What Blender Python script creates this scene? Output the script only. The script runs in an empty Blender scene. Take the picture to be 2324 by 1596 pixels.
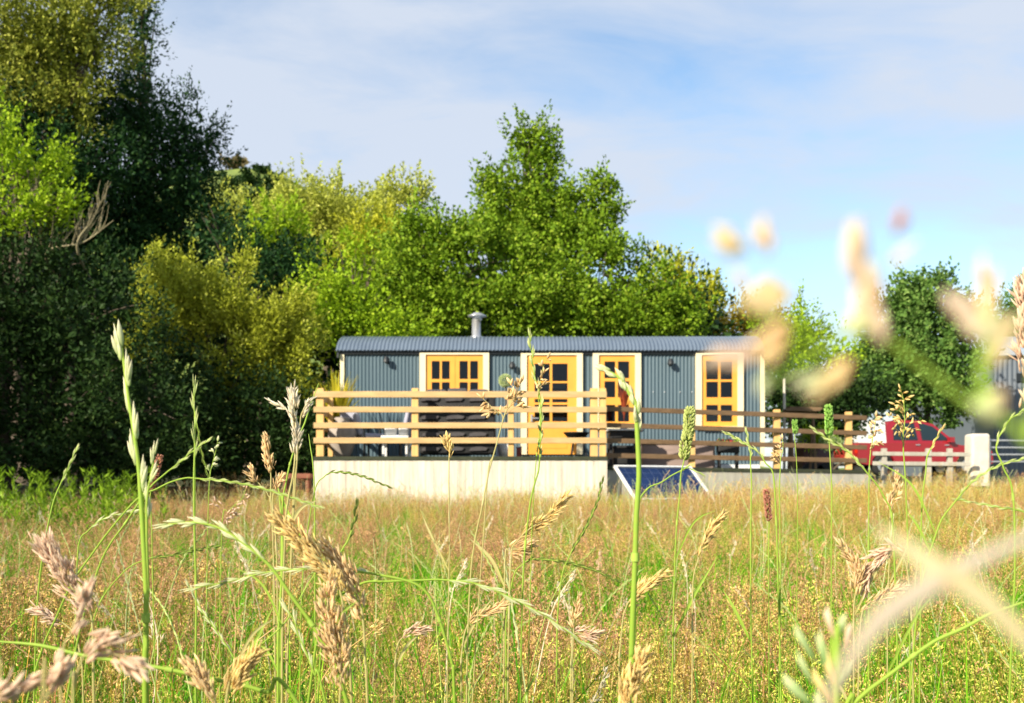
import bpy, math, random
import numpy as np
from mathutils import Vector

rng = np.random.default_rng(11)
random.seed(5)
scene = bpy.context.scene
COL = scene.collection
ZC = 0.75                      # eye height
F = 2492.0                     # focal length in reading units
CX, HY = 1162.0, 1123.0        # principal column, horizon row

def W(x, y, Y):
    return np.array([(x - CX) / F * Y, Y, ZC + (HY - y) / F * Y])

# ------------------------------------------------------------------ helpers
def link(o, parent=None):
    COL.objects.link(o)
    if parent is not None:
        o.parent = parent
        o.matrix_parent_inverse = parent.matrix_basis.inverted()
    return o

def tag(o, label=None, cat=None, group=None, kind=None):
    if label: o['label'] = label
    if cat: o['category'] = cat
    if group: o['group'] = group
    if kind: o['kind'] = kind
    return o

def empty(name, loc, label, cat, group=None):
    o = bpy.data.objects.new(name, None)
    o.empty_display_size = 0.1
    o.location = loc
    COL.objects.link(o)
    return tag(o, label, cat, group)

class MB:
    """collects vertices, faces and a per-vertex value t"""
    def __init__(s):
        s.V = []; s.Fs = {}; s.T = []; s.n = 0
    def add(s, V, F, t=None):
        V = np.asarray(V, float).reshape(-1, 3)
        F = np.asarray(F, int)
        s.V.append(V)
        s.T.append(np.zeros(len(V)) if t is None else np.asarray(t, float).reshape(-1))
        s.Fs.setdefault(F.shape[1], []).append(F + s.n)
        s.n += len(V)
    def box(s, x0, x1, y0, y1, z0, z1):
        V = [(x, y, z) for z in (z0, z1) for y in (y0, y1) for x in (x0, x1)]
        s.add(V, [(0, 2, 3, 1), (4, 5, 7, 6), (0, 1, 5, 4), (2, 6, 7, 3), (0, 4, 6, 2), (1, 3, 7, 5)])
    def beam(s, p0, p1, w, h, up=(0, 0, 1)):
        p0 = np.asarray(p0, float); p1 = np.asarray(p1, float)
        d = p1 - p0; d /= np.linalg.norm(d)
        u = np.asarray(up, float); a = np.cross(d, u); a /= np.linalg.norm(a); b = np.cross(a, d)
        c = [(-1, -1), (1, -1), (1, 1), (-1, 1)]
        V = [p + a * w / 2 * i + b * h / 2 * j for p in (p0, p1) for i, j in c]
        s.add(V, [(0, 3, 2, 1), (4, 5, 6, 7), (0, 1, 5, 4), (1, 2, 6, 5), (2, 3, 7, 6), (3, 0, 4, 7)])
    def tube(s, P, R, n=6, t=None, cap=True):
        P = np.asarray(P, float); m = len(P)
        R = np.broadcast_to(np.asarray(R, float), (m,))
        T = np.gradient(P, axis=0); T /= np.linalg.norm(T, axis=1)[:, None] + 1e-12
        ref = np.array([0.13, 1.0, 0.07]) if abs(T[0][1]) < .9 else np.array([1.0, 0, 0])
        A = np.cross(T, ref); A /= np.linalg.norm(A, axis=1)[:, None] + 1e-12
        B = np.cross(T, A)
        ph = np.arange(n) * 2 * math.pi / n
        V = P[:, None] + R[:, None, None] * (np.cos(ph)[None, :, None] * A[:, None] + np.sin(ph)[None, :, None] * B[:, None])
        i = np.arange(m - 1)[:, None] * n; j = np.arange(n)[None]; k = (j + 1) % n
        Fq = np.stack([i + j, i + k, i + k + n, i + j + n], -1).reshape(-1, 4)
        tt = None if t is None else np.repeat(np.broadcast_to(t, (m,)), n)
        s.add(V.reshape(-1, 3), Fq, tt)
        if cap and n >= 3:
            for e in (0, m - 1):
                ring = V[e]
                s.add(np.vstack([ring, P[e][None]]), [(a, (a + 1) % n, n) for a in range(n)] if e else [((a + 1) % n, a, n) for a in range(n)],
                      None if t is None else np.full(n + 1, np.broadcast_to(t, (m,))[e]))
    def lathe(s, prof, cx, cy, n=20, z0=0.0):
        prof = np.asarray(prof, float); m = len(prof)
        ph = np.arange(n) * 2 * math.pi / n
        V = np.stack([cx + prof[:, 0:1] * np.cos(ph), cy + prof[:, 0:1] * np.sin(ph), z0 + np.repeat(prof[:, 1:2], n, 1)], -1)
        i = np.arange(m - 1)[:, None] * n; j = np.arange(n)[None]; k = (j + 1) % n
        s.add(V.reshape(-1, 3), np.stack([i + j, i + k, i + k + n, i + j + n], -1).reshape(-1, 4))
    def prism(s, poly, axis, a, b):
        """poly: outline in the other two axes; extruded from a to b along axis"""
        n = len(poly)
        def mk(p, v):
            return {0: (v, p[0], p[1]), 1: (p[0], v, p[1]), 2: (p[0], p[1], v)}[axis]
        V = [mk(p, a) for p in poly] + [mk(p, b) for p in poly]
        s.add(V, [(i, (i + 1) % n, n + (i + 1) % n, n + i) for i in range(n)])
        s.add([mk(p, a) for p in poly], [tuple(range(n))]); s.add([mk(p, b) for p in poly], [tuple(range(n))[::-1]])
    def stamp(s, TV, TF, tt, M, P):
        """TV (k,3) template, M (N,3,3) columns = axes, P (N,3)"""
        N, k = len(P), len(TV)
        if N == 0: return
        V = np.einsum('nij,kj->nki', M, TV) + P[:, None]
        Fs = TF[None] + (np.arange(N) * k)[:, None, None]
        s.add(V.reshape(-1, 3), Fs.reshape(-1, TF.shape[1]), np.tile(tt, N))
    def mesh(s, name, mat=None, smooth=False, attr=False):
        V = np.concatenate(s.V); me = bpy.data.meshes.new(name)
        me.vertices.add(len(V)); me.vertices.foreach_set('co', V.astype(np.float32).ravel())
        starts = []; idx = []; off = 0
        for k, L in s.Fs.items():
            Fk = np.concatenate(L); idx.append(Fk.ravel())
            starts.append(off + np.arange(len(Fk)) * k); off += Fk.size
        idx = np.concatenate(idx); starts = np.concatenate(starts)
        me.loops.add(len(idx)); me.loops.foreach_set('vertex_index', idx.astype(np.int32))
        me.polygons.add(len(starts)); me.polygons.foreach_set('loop_start', starts.astype(np.int32))
        me.polygons.foreach_set('use_smooth', np.full(len(starts), bool(smooth)))
        if attr:
            at = me.attributes.new('t', 'FLOAT', 'POINT'); at.data.foreach_set('value', np.concatenate(s.T).astype(np.float32))
        me.update(calc_edges=True); me.validate()
        if mat: me.materials.append(mat)
        return me
    def build(s, name, mat, parent=None, smooth=False, attr=False):
        return link(bpy.data.objects.new(name, s.mesh(name, mat, smooth, attr)), parent)

def vnoise(x, y, s=1.0, seed=0.0):
    x = np.asarray(x) / s + seed; y = np.asarray(y) / s - seed * 1.7
    return (np.sin(x * 1.3 + 2.1 * np.sin(y * .7)) + np.sin(y * 1.7 + 1.3 * np.sin(x * .9 + 1)) + np.sin((x + y) * 2.3 + np.sin(y * 2.1)) * .6) / 2.6

def catmull(P, per=8):
    P = np.asarray(P, float)
    Q = np.vstack([2 * P[0] - P[1], P, 2 * P[-1] - P[-2]])
    out = []; u = np.linspace(0, 1, per, endpoint=False)[:, None]
    for i in range(len(P) - 1):
        a, b, c, d = Q[i], Q[i + 1], Q[i + 2], Q[i + 3]
        out.append(.5 * ((2 * b) + (c - a) * u + (2 * a - 5 * b + 4 * c - d) * u ** 2 + (3 * b - a - 3 * c + d) * u ** 3))
    return np.vstack(out + [P[-1][None]])

# ------------------------------------------------------------------ materials
def nt_new(name):
    m = bpy.data.materials.new(name); m.use_nodes = True
    nt = m.node_tree; nt.nodes.clear()
    return m, nt, nt.nodes.new('ShaderNodeOutputMaterial')

def ramp(nt, stops):
    r = nt.nodes.new('ShaderNodeValToRGB'); e = r.color_ramp.elements
    while len(e) < len(stops): e.new(.5)
    for el, (p, c) in zip(e, stops):
        el.position = p; el.color = (*c, 1) if len(c) == 3 else c
    return r

def mat(name, c, rough=.6, c2=None, scale=3.0, stretch=(1, 1, 1), bump=0.0, metal=0.0, spec=.5, detail=5, bscale=None, amt=.5, coat=0):
    m, nt, out = nt_new(name); N = nt.nodes; L = nt.links
    p = N.new('ShaderNodeBsdfPrincipled'); p.inputs['Roughness'].default_value = rough
    p.inputs['Metallic'].default_value = metal; p.inputs['Specular IOR Level'].default_value = spec
    p.inputs['Coat Weight'].default_value = coat
    L.new(p.outputs[0], out.inputs[0])
    tc = N.new('ShaderNodeTexCoord'); mp = N.new('ShaderNodeMapping'); mp.inputs['Scale'].default_value = stretch
    L.new(tc.outputs['Object'], mp.inputs[0])
    n = N.new('ShaderNodeTexNoise'); n.inputs['Scale'].default_value = scale; n.inputs['Detail'].default_value = detail
    n.inputs['Roughness'].default_value = .65
    L.new(mp.outputs[0], n.inputs['Vector'])
    if c2 is None: c2 = tuple(v * .72 for v in c)
    r = ramp(nt, [(.5 - amt * .4, c2), (.5 + amt * .4, c)])
    L.new(n.outputs['Fac'], r.inputs[0]); L.new(r.outputs[0], p.inputs['Base Color'])
    if bump:
        b = N.new('ShaderNodeBump'); b.inputs['Strength'].default_value = bump; b.inputs['Distance'].default_value = .02
        L.new(n.outputs['Fac'], b.inputs['Height']); L.new(b.outputs[0], p.inputs['Normal'])
    return m

def leafmat(name, c1, c2, c3=None, trans=.3, rough=.5, patch=.55, spec=.1):
    """leaves: colour varies from leaf to leaf and slowly through the crown"""
    m, nt, out = nt_new(name); N = nt.nodes; L = nt.links
    g = N.new('ShaderNodeNewGeometry')
    tc = N.new('ShaderNodeTexCoord'); n = N.new('ShaderNodeTexNoise'); n.inputs['Scale'].default_value = 1.5; n.inputs['Detail'].default_value = 4
    L.new(tc.outputs['Object'], n.inputs['Vector'])
    mx = N.new('ShaderNodeMix'); mx.data_type = 'FLOAT'; mx.inputs[0].default_value = patch
    L.new(g.outputs['Random Per Island'], mx.inputs[2]); L.new(n.outputs['Fac'], mx.inputs[3])
    r = ramp(nt, [(.1, c1), (.6, c2), (.95, c3 or c2)])
    L.new(mx.outputs[0], r.inputs[0])
    p = N.new('ShaderNodeBsdfPrincipled'); p.inputs['Roughness'].default_value = rough; p.inputs['Specular IOR Level'].default_value = spec
    t = N.new('ShaderNodeBsdfTranslucent'); ms = N.new('ShaderNodeMixShader'); ms.inputs[0].default_value = trans
    L.new(r.outputs[0], p.inputs['Base Color']); L.new(r.outputs[0], t.inputs[0])
    L.new(p.outputs[0], ms.inputs[1]); L.new(t.outputs[0], ms.inputs[2]); L.new(ms.outputs[0], out.inputs[0])
    return m

def seedmat(name, base, tip, var=.35, trans=.3):
    """spikelets and stems: colour runs from base to tip (value t) and differs per piece"""
    m, nt, out = nt_new(name); N = nt.nodes; L = nt.links
    at = N.new('ShaderNodeAttribute'); at.attribute_name = 't'
    r = ramp(nt, [(.1, base), (.9, tip)]); L.new(at.outputs['Fac'], r.inputs[0])
    g = N.new('ShaderNodeNewGeometry')
    h = N.new('ShaderNodeHueSaturation')
    mr = N.new('ShaderNodeMapRange'); mr.inputs[3].default_value = 1 - var; mr.inputs[4].default_value = 1 + var * .55
    L.new(g.outputs['Random Per Island'], mr.inputs[0]); L.new(mr.outputs[0], h.inputs['Value'])
    tc = N.new('ShaderNodeTexCoord'); n = N.new('ShaderNodeTexNoise'); n.inputs['Scale'].default_value = 260; n.inputs['Detail'].default_value = 3
    L.new(tc.outputs['Object'], n.inputs['Vector'])
    mh = N.new('ShaderNodeMapRange'); mh.inputs[3].default_value = .475; mh.inputs[4].default_value = .525
    L.new(n.outputs['Fac'], mh.inputs[0]); L.new(mh.outputs[0], h.inputs['Hue'])
    L.new(r.outputs[0], h.inputs['Color'])
    p = N.new('ShaderNodeBsdfPrincipled'); p.inputs['Roughness'].default_value = .6; p.inputs['Specular IOR Level'].default_value = .1
    t = N.new('ShaderNodeBsdfTranslucent'); ms = N.new('ShaderNodeMixShader'); ms.inputs[0].default_value = trans
    L.new(h.outputs[0], p.inputs['Base Color']); L.new(h.outputs[0], t.inputs[0])
    L.new(p.outputs[0], ms.inputs[1]); L.new(t.outputs[0], ms.inputs[2]); L.new(ms.outputs[0], out.inputs[0])
    return m

slate = mat('painted_slate_metal', (.07, .115, .145), .42, (.055, .095, .12), 1.3, (1, 1, .3), spec=.5)
roofm = mat('painted_roof_metal', (.115, .15, .20), .38, (.09, .12, .165), 1.1, spec=.6)
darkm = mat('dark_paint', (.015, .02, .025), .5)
cream = mat('cream_paint', (.78, .69, .46), .5, (.70, .61, .40), 4)
orange = mat('orange_paint', (.80, .36, .05), .42, (.71, .305, .04), 3)
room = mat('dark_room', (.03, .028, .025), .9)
curtain = mat('curtain_cloth', (.22, .24, .22), .9)
steel = mat('brushed_steel', (.62, .62, .62), .32, (.5, .5, .5), 8, (1, 1, .2), metal=.75)
newwood = mat('pale_timber', (.60, .40, .18), .7, (.41, .255, .11), 2.2, (1, 6, 6), bump=.15)
postwood = mat('pale_post_timber', (.72, .45, .16), .7, (.55, .32, .11), 2.2, (7, 7, 1), bump=.15)
brownwood = mat('brown_timber', (.2, .12, .06), .8, (.11, .065, .03), 2.2, (1, 8, 8), bump=.2)  # darker brown timber of the lower rails, planks and trestle
greywood = mat('weathered_boards', (.72, .65, .54), .85, (.42, .37, .30), 2.2, (7, 7, .45), bump=.25, detail=7)
greywood2 = mat('weathered_grey_boards', (.46, .43, .36), .85, (.30, .28, .23), 1.6, (6, 6, .7), bump=.25, detail=7)
mossy = mat('mossy_deck_timber', (.045, .05, .025), .9, (.02, .025, .012), 6)
redwood = mat('reddish_timber', (.28, .10, .055), .75, (.17, .06, .03), 2, (1, 6, 6))
black = mat('black_rattan', (.012, .012, .013), .65, (.005, .005, .006), 30, bump=.4)
greycush = mat('grey_cushion', (.075, .07, .075), .9, (.05, .045, .05), 8)
lav = mat('pale_lavender_fabric', (.42, .42, .50), .9, (.32, .32, .4), 6)
whitep = mat('white_paint', (.72, .72, .72), .5, (.62, .62, .6), 5)
stone = mat('grey_beige_ceramic', (.36, .31, .27), .75, (.25, .21, .18), 5)
pinkgrey = mat('pinkish_grey_timber', (.30, .22, .19), .8, (.22, .16, .14), 2, (1, 6, 6))
redcar = mat('red_car_paint', (.30, .006, .014), .3, (.26, .005, .012), 2, coat=.6)
rubber = mat('rubber', (.015, .015, .015), .8)
lampred = mat('red_lens', (.6, .02, .01), .2)
glassdark = mat('tinted_glass', (.012, .028, .032), .06, (.01, .02, .025), 1, spec=.6)
gatestone = mat('white_rendered_stone', (.66, .60, .50), .85, (.52, .46, .38), 7, bump=.3)
barnm = mat('grey_barn_sheet', (.12, .14, .17), .5, (.1, .12, .145), .5)
barnroof = mat('barn_roof_sheet', (.38, .44, .52), .5)
barkm = mat('bark', (.12, .09, .06), .9, (.06, .045, .03), 5, (4, 4, 1), bump=.5)
palebark = mat('pale_dead_bark', (.30, .26, .15), .9, (.2, .17, .09), 5, (4, 4, 1), bump=.3)
terracotta = mat('dark_pot', (.05, .045, .04), .7)
redcrate = mat('brick_red_plastic', (.30, .06, .04), .6)

def panelmat():
    m, nt, out = nt_new('solar_cells'); N = nt.nodes; L = nt.links
    tc = N.new('ShaderNodeTexCoord'); b = N.new('ShaderNodeTexBrick')
    b.offset = 0; b.inputs['Color1'].default_value = (.006, .016, .06, 1); b.inputs['Color2'].default_value = (.009, .024, .085, 1)
    b.inputs['Mortar'].default_value = (.10, .13, .22, 1); b.inputs['Scale'].default_value = 6.2; b.inputs['Mortar Size'].default_value = .012
    b.inputs['Brick Width'].default_value = 1; b.inputs['Row Height'].default_value = 1
    L.new(tc.outputs['Object'], b.inputs['Vector'])
    p = N.new('ShaderNodeBsdfPrincipled'); p.inputs['Roughness'].default_value = .12
    L.new(b.outputs[0], p.inputs['Base Color']); L.new(p.outputs[0], out.inputs[0]); return m
cells = panelmat()

def panemat():
    m, nt, out = nt_new('window_glass'); N = nt.nodes; L = nt.links
    g = N.new('ShaderNodeBsdfGlossy'); g.inputs['Roughness'].default_value = .03; g.inputs[0].default_value = (.9, .95, 1, 1)
    t = N.new('ShaderNodeBsdfTransparent'); t.inputs[0].default_value = (.4, .45, .45, 1)
    f = N.new('ShaderNodeFresnel'); f.inputs[0].default_value = 1.5
    ms = N.new('ShaderNodeMixShader'); ad = N.new('ShaderNodeMath'); ad.operation = 'ADD'; ad.inputs[1].default_value = .0; L.new(f.outputs[0], ad.inputs[0]); L.new(ad.outputs[0], ms.inputs[0]); L.new(t.outputs[0], ms.inputs[1]); L.new(g.outputs[0], ms.inputs[2])
    L.new(ms.outputs[0], out.inputs[0]); return m
pane = panemat()

# ------------------------------------------------------------------ terrain
def sm(a, b, v):
    t = np.clip((np.asarray(v, float) - a) / (b - a), 0, 1); return t * t * (3 - 2 * t)
def gz(x, y):
    x = np.asarray(x, float); y = np.asarray(y, float)
    z = .12 * sm(4, 18, y) + .2 * sm(18, 20, y) + .6 * sm(20.3, 22.5, y) + .4 * sm(26, 34, y) + 1.2 * sm(40, 110, y)
    z = z + .03 * vnoise(x, y, 1.5) * sm(2, 6, y)
    return z
def terrain():
    xs = np.concatenate([np.linspace(-260, -22, 24), np.linspace(-20, 22, 90), np.linspace(24, 260, 24)])
    ys = np.concatenate([np.linspace(-40, -2, 12), np.linspace(-1, 40, 110), np.linspace(43, 420, 40)])
    X, Y = np.meshgrid(xs, ys); V = np.stack([X, Y, gz(X, Y)], -1).reshape(-1, 3)
    nx = len(xs); i = np.arange(len(ys) - 1)[:, None] * nx; j = np.arange(nx - 1)[None]
    Fq = np.stack([i + j, i + j + 1, i + j + 1 + nx, i + j + nx], -1).reshape(-1, 4)
    mb = MB(); mb.add(V, Fq)
    m = mat('meadow_soil', (.05, .07, .015), .95, (.03, .03, .01), 2.5, bump=.4, detail=8)
    o = mb.build('ground', m, smooth=True); tag(o, kind='structure')
terrain()

def hill():
    # grassy hill behind the wood on the left
    n = 60; xs = np.linspace(-75, 30, n); ys = np.linspace(60, 170, n)
    X, Y = np.meshgrid(xs, ys)
    Z = 29.5 * np.exp(-((X + 30) / 24) ** 2 - ((Y - 112) / 34) ** 2) + 12 * np.exp(-((X + 5) / 22) ** 2 - ((Y - 130) / 30) ** 2) + .9 * vnoise(X, Y, 5) + .5 * vnoise(X, Y, 1.7, 2) + 1.5
    mb = MB(); V = np.stack([X, Y, Z], -1).reshape(-1, 3); i = np.arange(n - 1)[:, None] * n; j = np.arange(n - 1)[None]
    mb.add(V, np.stack([i + j, i + j + 1, i + j + 1 + n, i + j + n], -1).reshape(-1, 4))
    m = mat('hill_pasture', (.24, .29, .05), .95, (.08, .13, .025), .6, bump=1.0, detail=8)
    tag(mb.build('hill', m, smooth=True), kind='structure')
hill()
def hillz(x, y):
    return 29.5 * math.exp(-((x + 30) / 24) ** 2 - ((y - 112) / 34) ** 2) + 12 * math.exp(-((x + 5) / 22) ** 2 - ((y - 130) / 30) ** 2) + .9 * float(vnoise(x, y, 5)) + 1.5

# ------------------------------------------------------------------ trees
def leaf_template():
    TV = np.array([(0, 0, 0), (.5, .45, .06), (0, 1, 0), (-.5, .45, .06)]); return TV, np.array([(0, 1, 2, 3)]), np.array([0, .5, 1, .5])
LT = leaf_template()

def rand_unit(n):
    v = rng.normal(size=(n, 3)); return v / np.linalg.norm(v, axis=1)[:, None]

def add_leaves(mb, C, D, L, Wd, spread=.8, NQ=None):
    """C centres, D preferred direction of each leaf"""
    n = len(C)
    d = D + spread * rng.normal(size=(n, 3)) * .7; d /= np.linalg.norm(d, axis=1)[:, None]
    nn = rand_unit(n) * (.55 if NQ is not None else 1) + (NQ if NQ is not None else np.array([-.1, -.3, .6])); s = np.cross(d, nn); s /= np.linalg.norm(s, axis=1)[:, None] + 1e-9
    w = np.cross(s, d)
    sc = L * rng.uniform(.65, 1.3, n)
    M = np.stack([s * (sc * Wd)[:, None], d * sc[:, None], w * sc[:, None]], -1)
    mb.stamp(LT[0], LT[1], LT[2], M, C)

TREES = []
def tree(name, label, Y, blobs, m, L=.12, Wd=.55, puff=.42, dens=1.0, per=46, trunk=None, up=.5, group=None, rag=.25, bark=None, cat='tree', ground=None, sprig=0, tm=None, fill=.7, holes=-.55):
    """blobs: (x, y, rx, ry[, dY]) outlines of the crown's masses in view units at distance Y"""
    bs = []
    for b in blobs:
        dY = b[4] if len(b) > 4 else 0
        c = W(b[0], b[1], Y + dY); k = (Y + dY) / F
        bs.append((c, np.array([b[2] * k, .5 * (b[2] + b[3]) * k * .9, b[3] * k])))
    tx = trunk if trunk is not None else np.mean([b[0] for b in blobs])
    base = W(tx, HY, Y); base[2] = float(gz(base[0], Y)) if ground is None else ground
    root = empty(name, base, label, cat, group)
    mb = MB(); PC = []; PD = []
    for c, r in bs:
        n = max(8, int(dens * 4.4 * (r[0] * r[2] + r[0] * r[1]) / (puff * puff)))
        u = rand_unit(n); rad = np.where(rng.random(n) < .78, rng.uniform(.82, 1.0 + rag * .4, n), rng.uniform(.2, .82, n))
        u[:, 1] -= np.where(rng.random(n) < .45, np.abs(u[:, 1]) * 1.2, 0); u /= np.linalg.norm(u, axis=1)[:, None]
        P = c + u * rad[:, None] * r
        PC.append(P); PD.append(u)
    PC = np.vstack(PC); PD = np.vstack(PD)
    hs = .55 * Y / 30
    hn = np.sin(PC[:, 0] / hs + 1.7 * np.sin(PC[:, 2] / hs)) + np.sin(PC[:, 2] / hs * 1.35 + 1.3 * np.sin(PC[:, 0] / hs * .8 + PC[:, 1])) + .5 * rng.normal(size=len(PC))
    ok = (PC[:, 2] > base[2] + .15) & (hn > holes)
    PC, PD = PC[ok], PD[ok]
    n = len(PC); pr = puff * rng.uniform(.55, 1.35, n)
    k = per
    q = rng.normal(size=(n, k, 3)); q /= np.linalg.norm(q, axis=2)[..., None]; q *= rng.uniform(.25, 1, (n, k, 1)) ** .6
    ax = PD + np.array([0, 0, up]); ax /= np.linalg.norm(ax, axis=1)[:, None]
    q = q * .8 + ax[:, None] * (np.einsum('nki,ni->nk', q, ax) * .55)[..., None]
    C = PC[:, None] + q * pr[:, None, None]
    D = (q + ax[:, None] * .8)
    C = C.reshape(-1, 3); D = D.reshape(-1, 3); D /= np.linalg.norm(D, axis=1)[:, None]
    keep = C[:, 2] > base[2] + .05
    NQ = (q / (np.linalg.norm(q, axis=2)[..., None] + 1e-9) * .8 + PD[:, None] * .35 + np.array([0, 0, .15])).reshape(-1, 3)
    add_leaves(mb, C[keep], D[keep], L, Wd, NQ=NQ[keep])
    if fill:                                             # inner leaves, larger and sparser
        for c, r in bs:
            nf = int(fill * 260 * r[0] * r[2]); u = rand_unit(nf) * (rng.random((nf, 1)) ** .4) * .82
            P = c + u * r; P = P[P[:, 2] > base[2] + .05]
            add_leaves(mb, P, rand_unit(len(P)), L * 1.7, .7)
    if sprig:                                            # thin leafy shoots that break the outline
        for i in rng.choice(n, min(n, sprig), replace=False):
            d = ax[i] + np.array([0, 0, .9]) + .35 * rng.normal(size=3); d /= np.linalg.norm(d)
            ln = puff * rng.uniform(1.2, 2.6); s = np.linspace(0, 1, 26)[:, None]
            P = PC[i] + d * s * ln + .04 * rng.normal(size=(26, 3))
            add_leaves(mb, P, np.tile(d, (26, 1)), L, Wd)
    mb.build('crown', m, root)
    tb = MB(); H = max(c[2] for c, r in bs) - base[2]
    r0 = max(.04, .02 * H)
    top = base + np.array([.15 * rng.normal(), .2, H * .55])
    path = catmull([base - [0, 0, .2], base + (top - base) * .5 + [.1 * rng.normal(), 0, 0], top], 5)
    tb.tube(path, np.linspace(r0, r0 * .6, len(path)), 9)
    for c, r in bs:
        s = path[int(len(path) * rng.uniform(.45, .95))]
        e = c + np.array([0, 0, r[2] * .3]); midp = (s + e) / 2 + [0, 0, .12 * np.linalg.norm(e - s)]
        pp = catmull([s, midp, e], 5); tb.tube(pp, np.linspace(r0 * .45, r0 * .1, len(pp)), 6)
        for _ in range(5):
            a = pp[int(rng.uniform(4, len(pp) - 1))]; u = rand_unit(1)[0]; u[2] = abs(u[2]); b = c + u * r * .85
            q2 = catmull([a, (a + b) / 2 + [0, 0, .1], b], 4); tb.tube(q2, np.linspace(r0 * .15, .008, len(q2)), 5)
    tb.build('trunk', bark or barkm, root, smooth=True)
    TREES.append(root)
    return root

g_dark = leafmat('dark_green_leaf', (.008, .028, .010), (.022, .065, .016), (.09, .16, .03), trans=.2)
g_olive = leafmat('olive_tree_leaf', (.07, .11, .015), (.29, .32, .04), (.60, .58, .12), trans=.15)
g_bright = leafmat('bright_green_leaf', (.11, .22, .008), (.29, .43, .015), (.58, .68, .06), trans=.25)
g_willow = leafmat('olive_willow_leaf', (.14, .16, .012), (.40, .44, .035), (.76, .76, .20), trans=.2)
g_alder = leafmat('mid_green_alder_leaf', (.04, .10, .008), (.19, .31, .015), (.54, .62, .08), trans=.2)
g_pale = leafmat('pale_olive_leaf', (.22, .26, .03), (.44, .48, .07), (.70, .68, .22), trans=.25)
g_deep = leafmat('deep_shade_leaf', (.010, .028, .008), (.030, .064, .014), (.075, .12, .025), trans=.15)  # hedge shade is put into this dark leaf colour
g_right = leafmat('grey_green_leaf', (.035, .09, .02), (.13, .24, .045), (.42, .52, .16), trans=.25)
g_rust = leafmat('rusty_olive_leaf', (.2, .15, .02), (.42, .33, .03), (.5, .44, .06), trans=.3)
g_yellow = leafmat('yellow_green_leaf', (.18, .21, .015), (.46, .48, .03), (.74, .70, .09), trans=.3)

WOOD = 'trees of the wood behind the hut'
# tall dark trees on the left
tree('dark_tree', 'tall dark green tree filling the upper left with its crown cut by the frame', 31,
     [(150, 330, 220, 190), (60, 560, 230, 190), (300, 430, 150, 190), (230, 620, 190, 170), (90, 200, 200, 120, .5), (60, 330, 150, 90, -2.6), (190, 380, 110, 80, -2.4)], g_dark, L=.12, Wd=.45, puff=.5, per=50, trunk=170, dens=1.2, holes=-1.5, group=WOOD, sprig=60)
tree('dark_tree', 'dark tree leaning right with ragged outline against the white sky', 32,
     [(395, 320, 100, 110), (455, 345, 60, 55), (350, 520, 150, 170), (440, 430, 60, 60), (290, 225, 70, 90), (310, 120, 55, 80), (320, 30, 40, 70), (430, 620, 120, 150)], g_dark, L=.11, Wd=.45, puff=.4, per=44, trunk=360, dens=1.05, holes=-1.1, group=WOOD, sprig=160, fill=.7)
tree('olive_tree', 'sunlit yellowish olive crown at the top left corner', 28.5,
     [(70, 40, 170, 90), (185, 90, 100, 80), (60, 130, 130, 50), (180, 190, 60, 50), (-60, 60, 100, 130), (240, 0, 100, 50), (190, 295, 25, 35), (40, 215, 130, 50), (140, 240, 60, 40)], g_olive, L=.12, Wd=.45, puff=.42, per=46, trunk=60, dens=1.05, holes=-.9, group=WOOD, sprig=200, fill=.5)
tree('hedge_tree', 'bright green leafy shrub tree at the left edge', 20.4,
     [(5, 340, 40, 70), (50, 400, 60, 60), (20, 460, 75, 60), (135, 370, 22, 18), (90, 500, 60, 40), (150, 450, 35, 30)], g_bright, L=.085, Wd=.6, puff=.26, per=40, trunk=20, dens=.9, group='trees of the left hedge', sprig=80, fill=.6)
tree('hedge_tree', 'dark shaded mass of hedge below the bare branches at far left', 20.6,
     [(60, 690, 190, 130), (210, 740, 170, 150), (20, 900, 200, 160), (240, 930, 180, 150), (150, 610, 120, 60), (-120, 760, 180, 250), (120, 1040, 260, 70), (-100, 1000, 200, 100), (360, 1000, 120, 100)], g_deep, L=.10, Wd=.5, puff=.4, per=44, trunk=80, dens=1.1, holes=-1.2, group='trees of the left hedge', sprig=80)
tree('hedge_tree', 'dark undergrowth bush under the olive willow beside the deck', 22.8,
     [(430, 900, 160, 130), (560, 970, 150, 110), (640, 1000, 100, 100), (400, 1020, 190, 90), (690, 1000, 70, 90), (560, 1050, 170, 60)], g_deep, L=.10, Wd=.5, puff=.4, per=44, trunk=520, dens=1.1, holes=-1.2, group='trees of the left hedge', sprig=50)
tree('willow', 'olive yellow willow in sun between the dark hedge and the hut', 23.6,
     [(410, 625, 70, 55), (440, 690, 130, 75), (545, 640, 45, 45), (560, 720, 110, 75), (330, 640, 50, 50), (640, 760, 80, 80), (690, 830, 70, 70), (620, 880, 95, 60), (560, 800, 120, 80), (700, 900, 45, 40), (540, 870, 50, 40), (660, 700, 40, 30), (390, 760, 100, 60)], g_willow, L=.085, Wd=.42, puff=.27, per=70, trunk=520, dens=1.0, group='trees of the left hedge', sprig=420, fill=.5)
tree('background_tree', 'dark green tree in shade behind the willow', 27,
     [(550, 600, 90, 80), (620, 640, 90, 60), (480, 520, 40, 70), (690, 650, 60, 55)], g_dark, L=.11, puff=.4, per=44, trunk=580, group=WOOD, sprig=40)
tree('background_tree', 'bright yellow green tree above the willow', 40,
     [(610, 565, 80, 50), (650, 525, 55, 40), (680, 575, 60, 50), (565, 590, 50, 40)], g_bright, L=.15, puff=.5, per=40, trunk=610, group=WOOD, sprig=60)
tree('background_tree', 'pale olive rounded tree on the slope left of the central tree', 46,
     [(700, 470, 75, 50), (770, 485, 75, 60), (665, 440, 30, 22), (755, 430, 40, 24), (830, 520, 60, 55), (740, 550, 90, 60)], g_pale, L=.14, puff=.5, per=56, trunk=740, group=WOOD, sprig=160, fill=.5)
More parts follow.
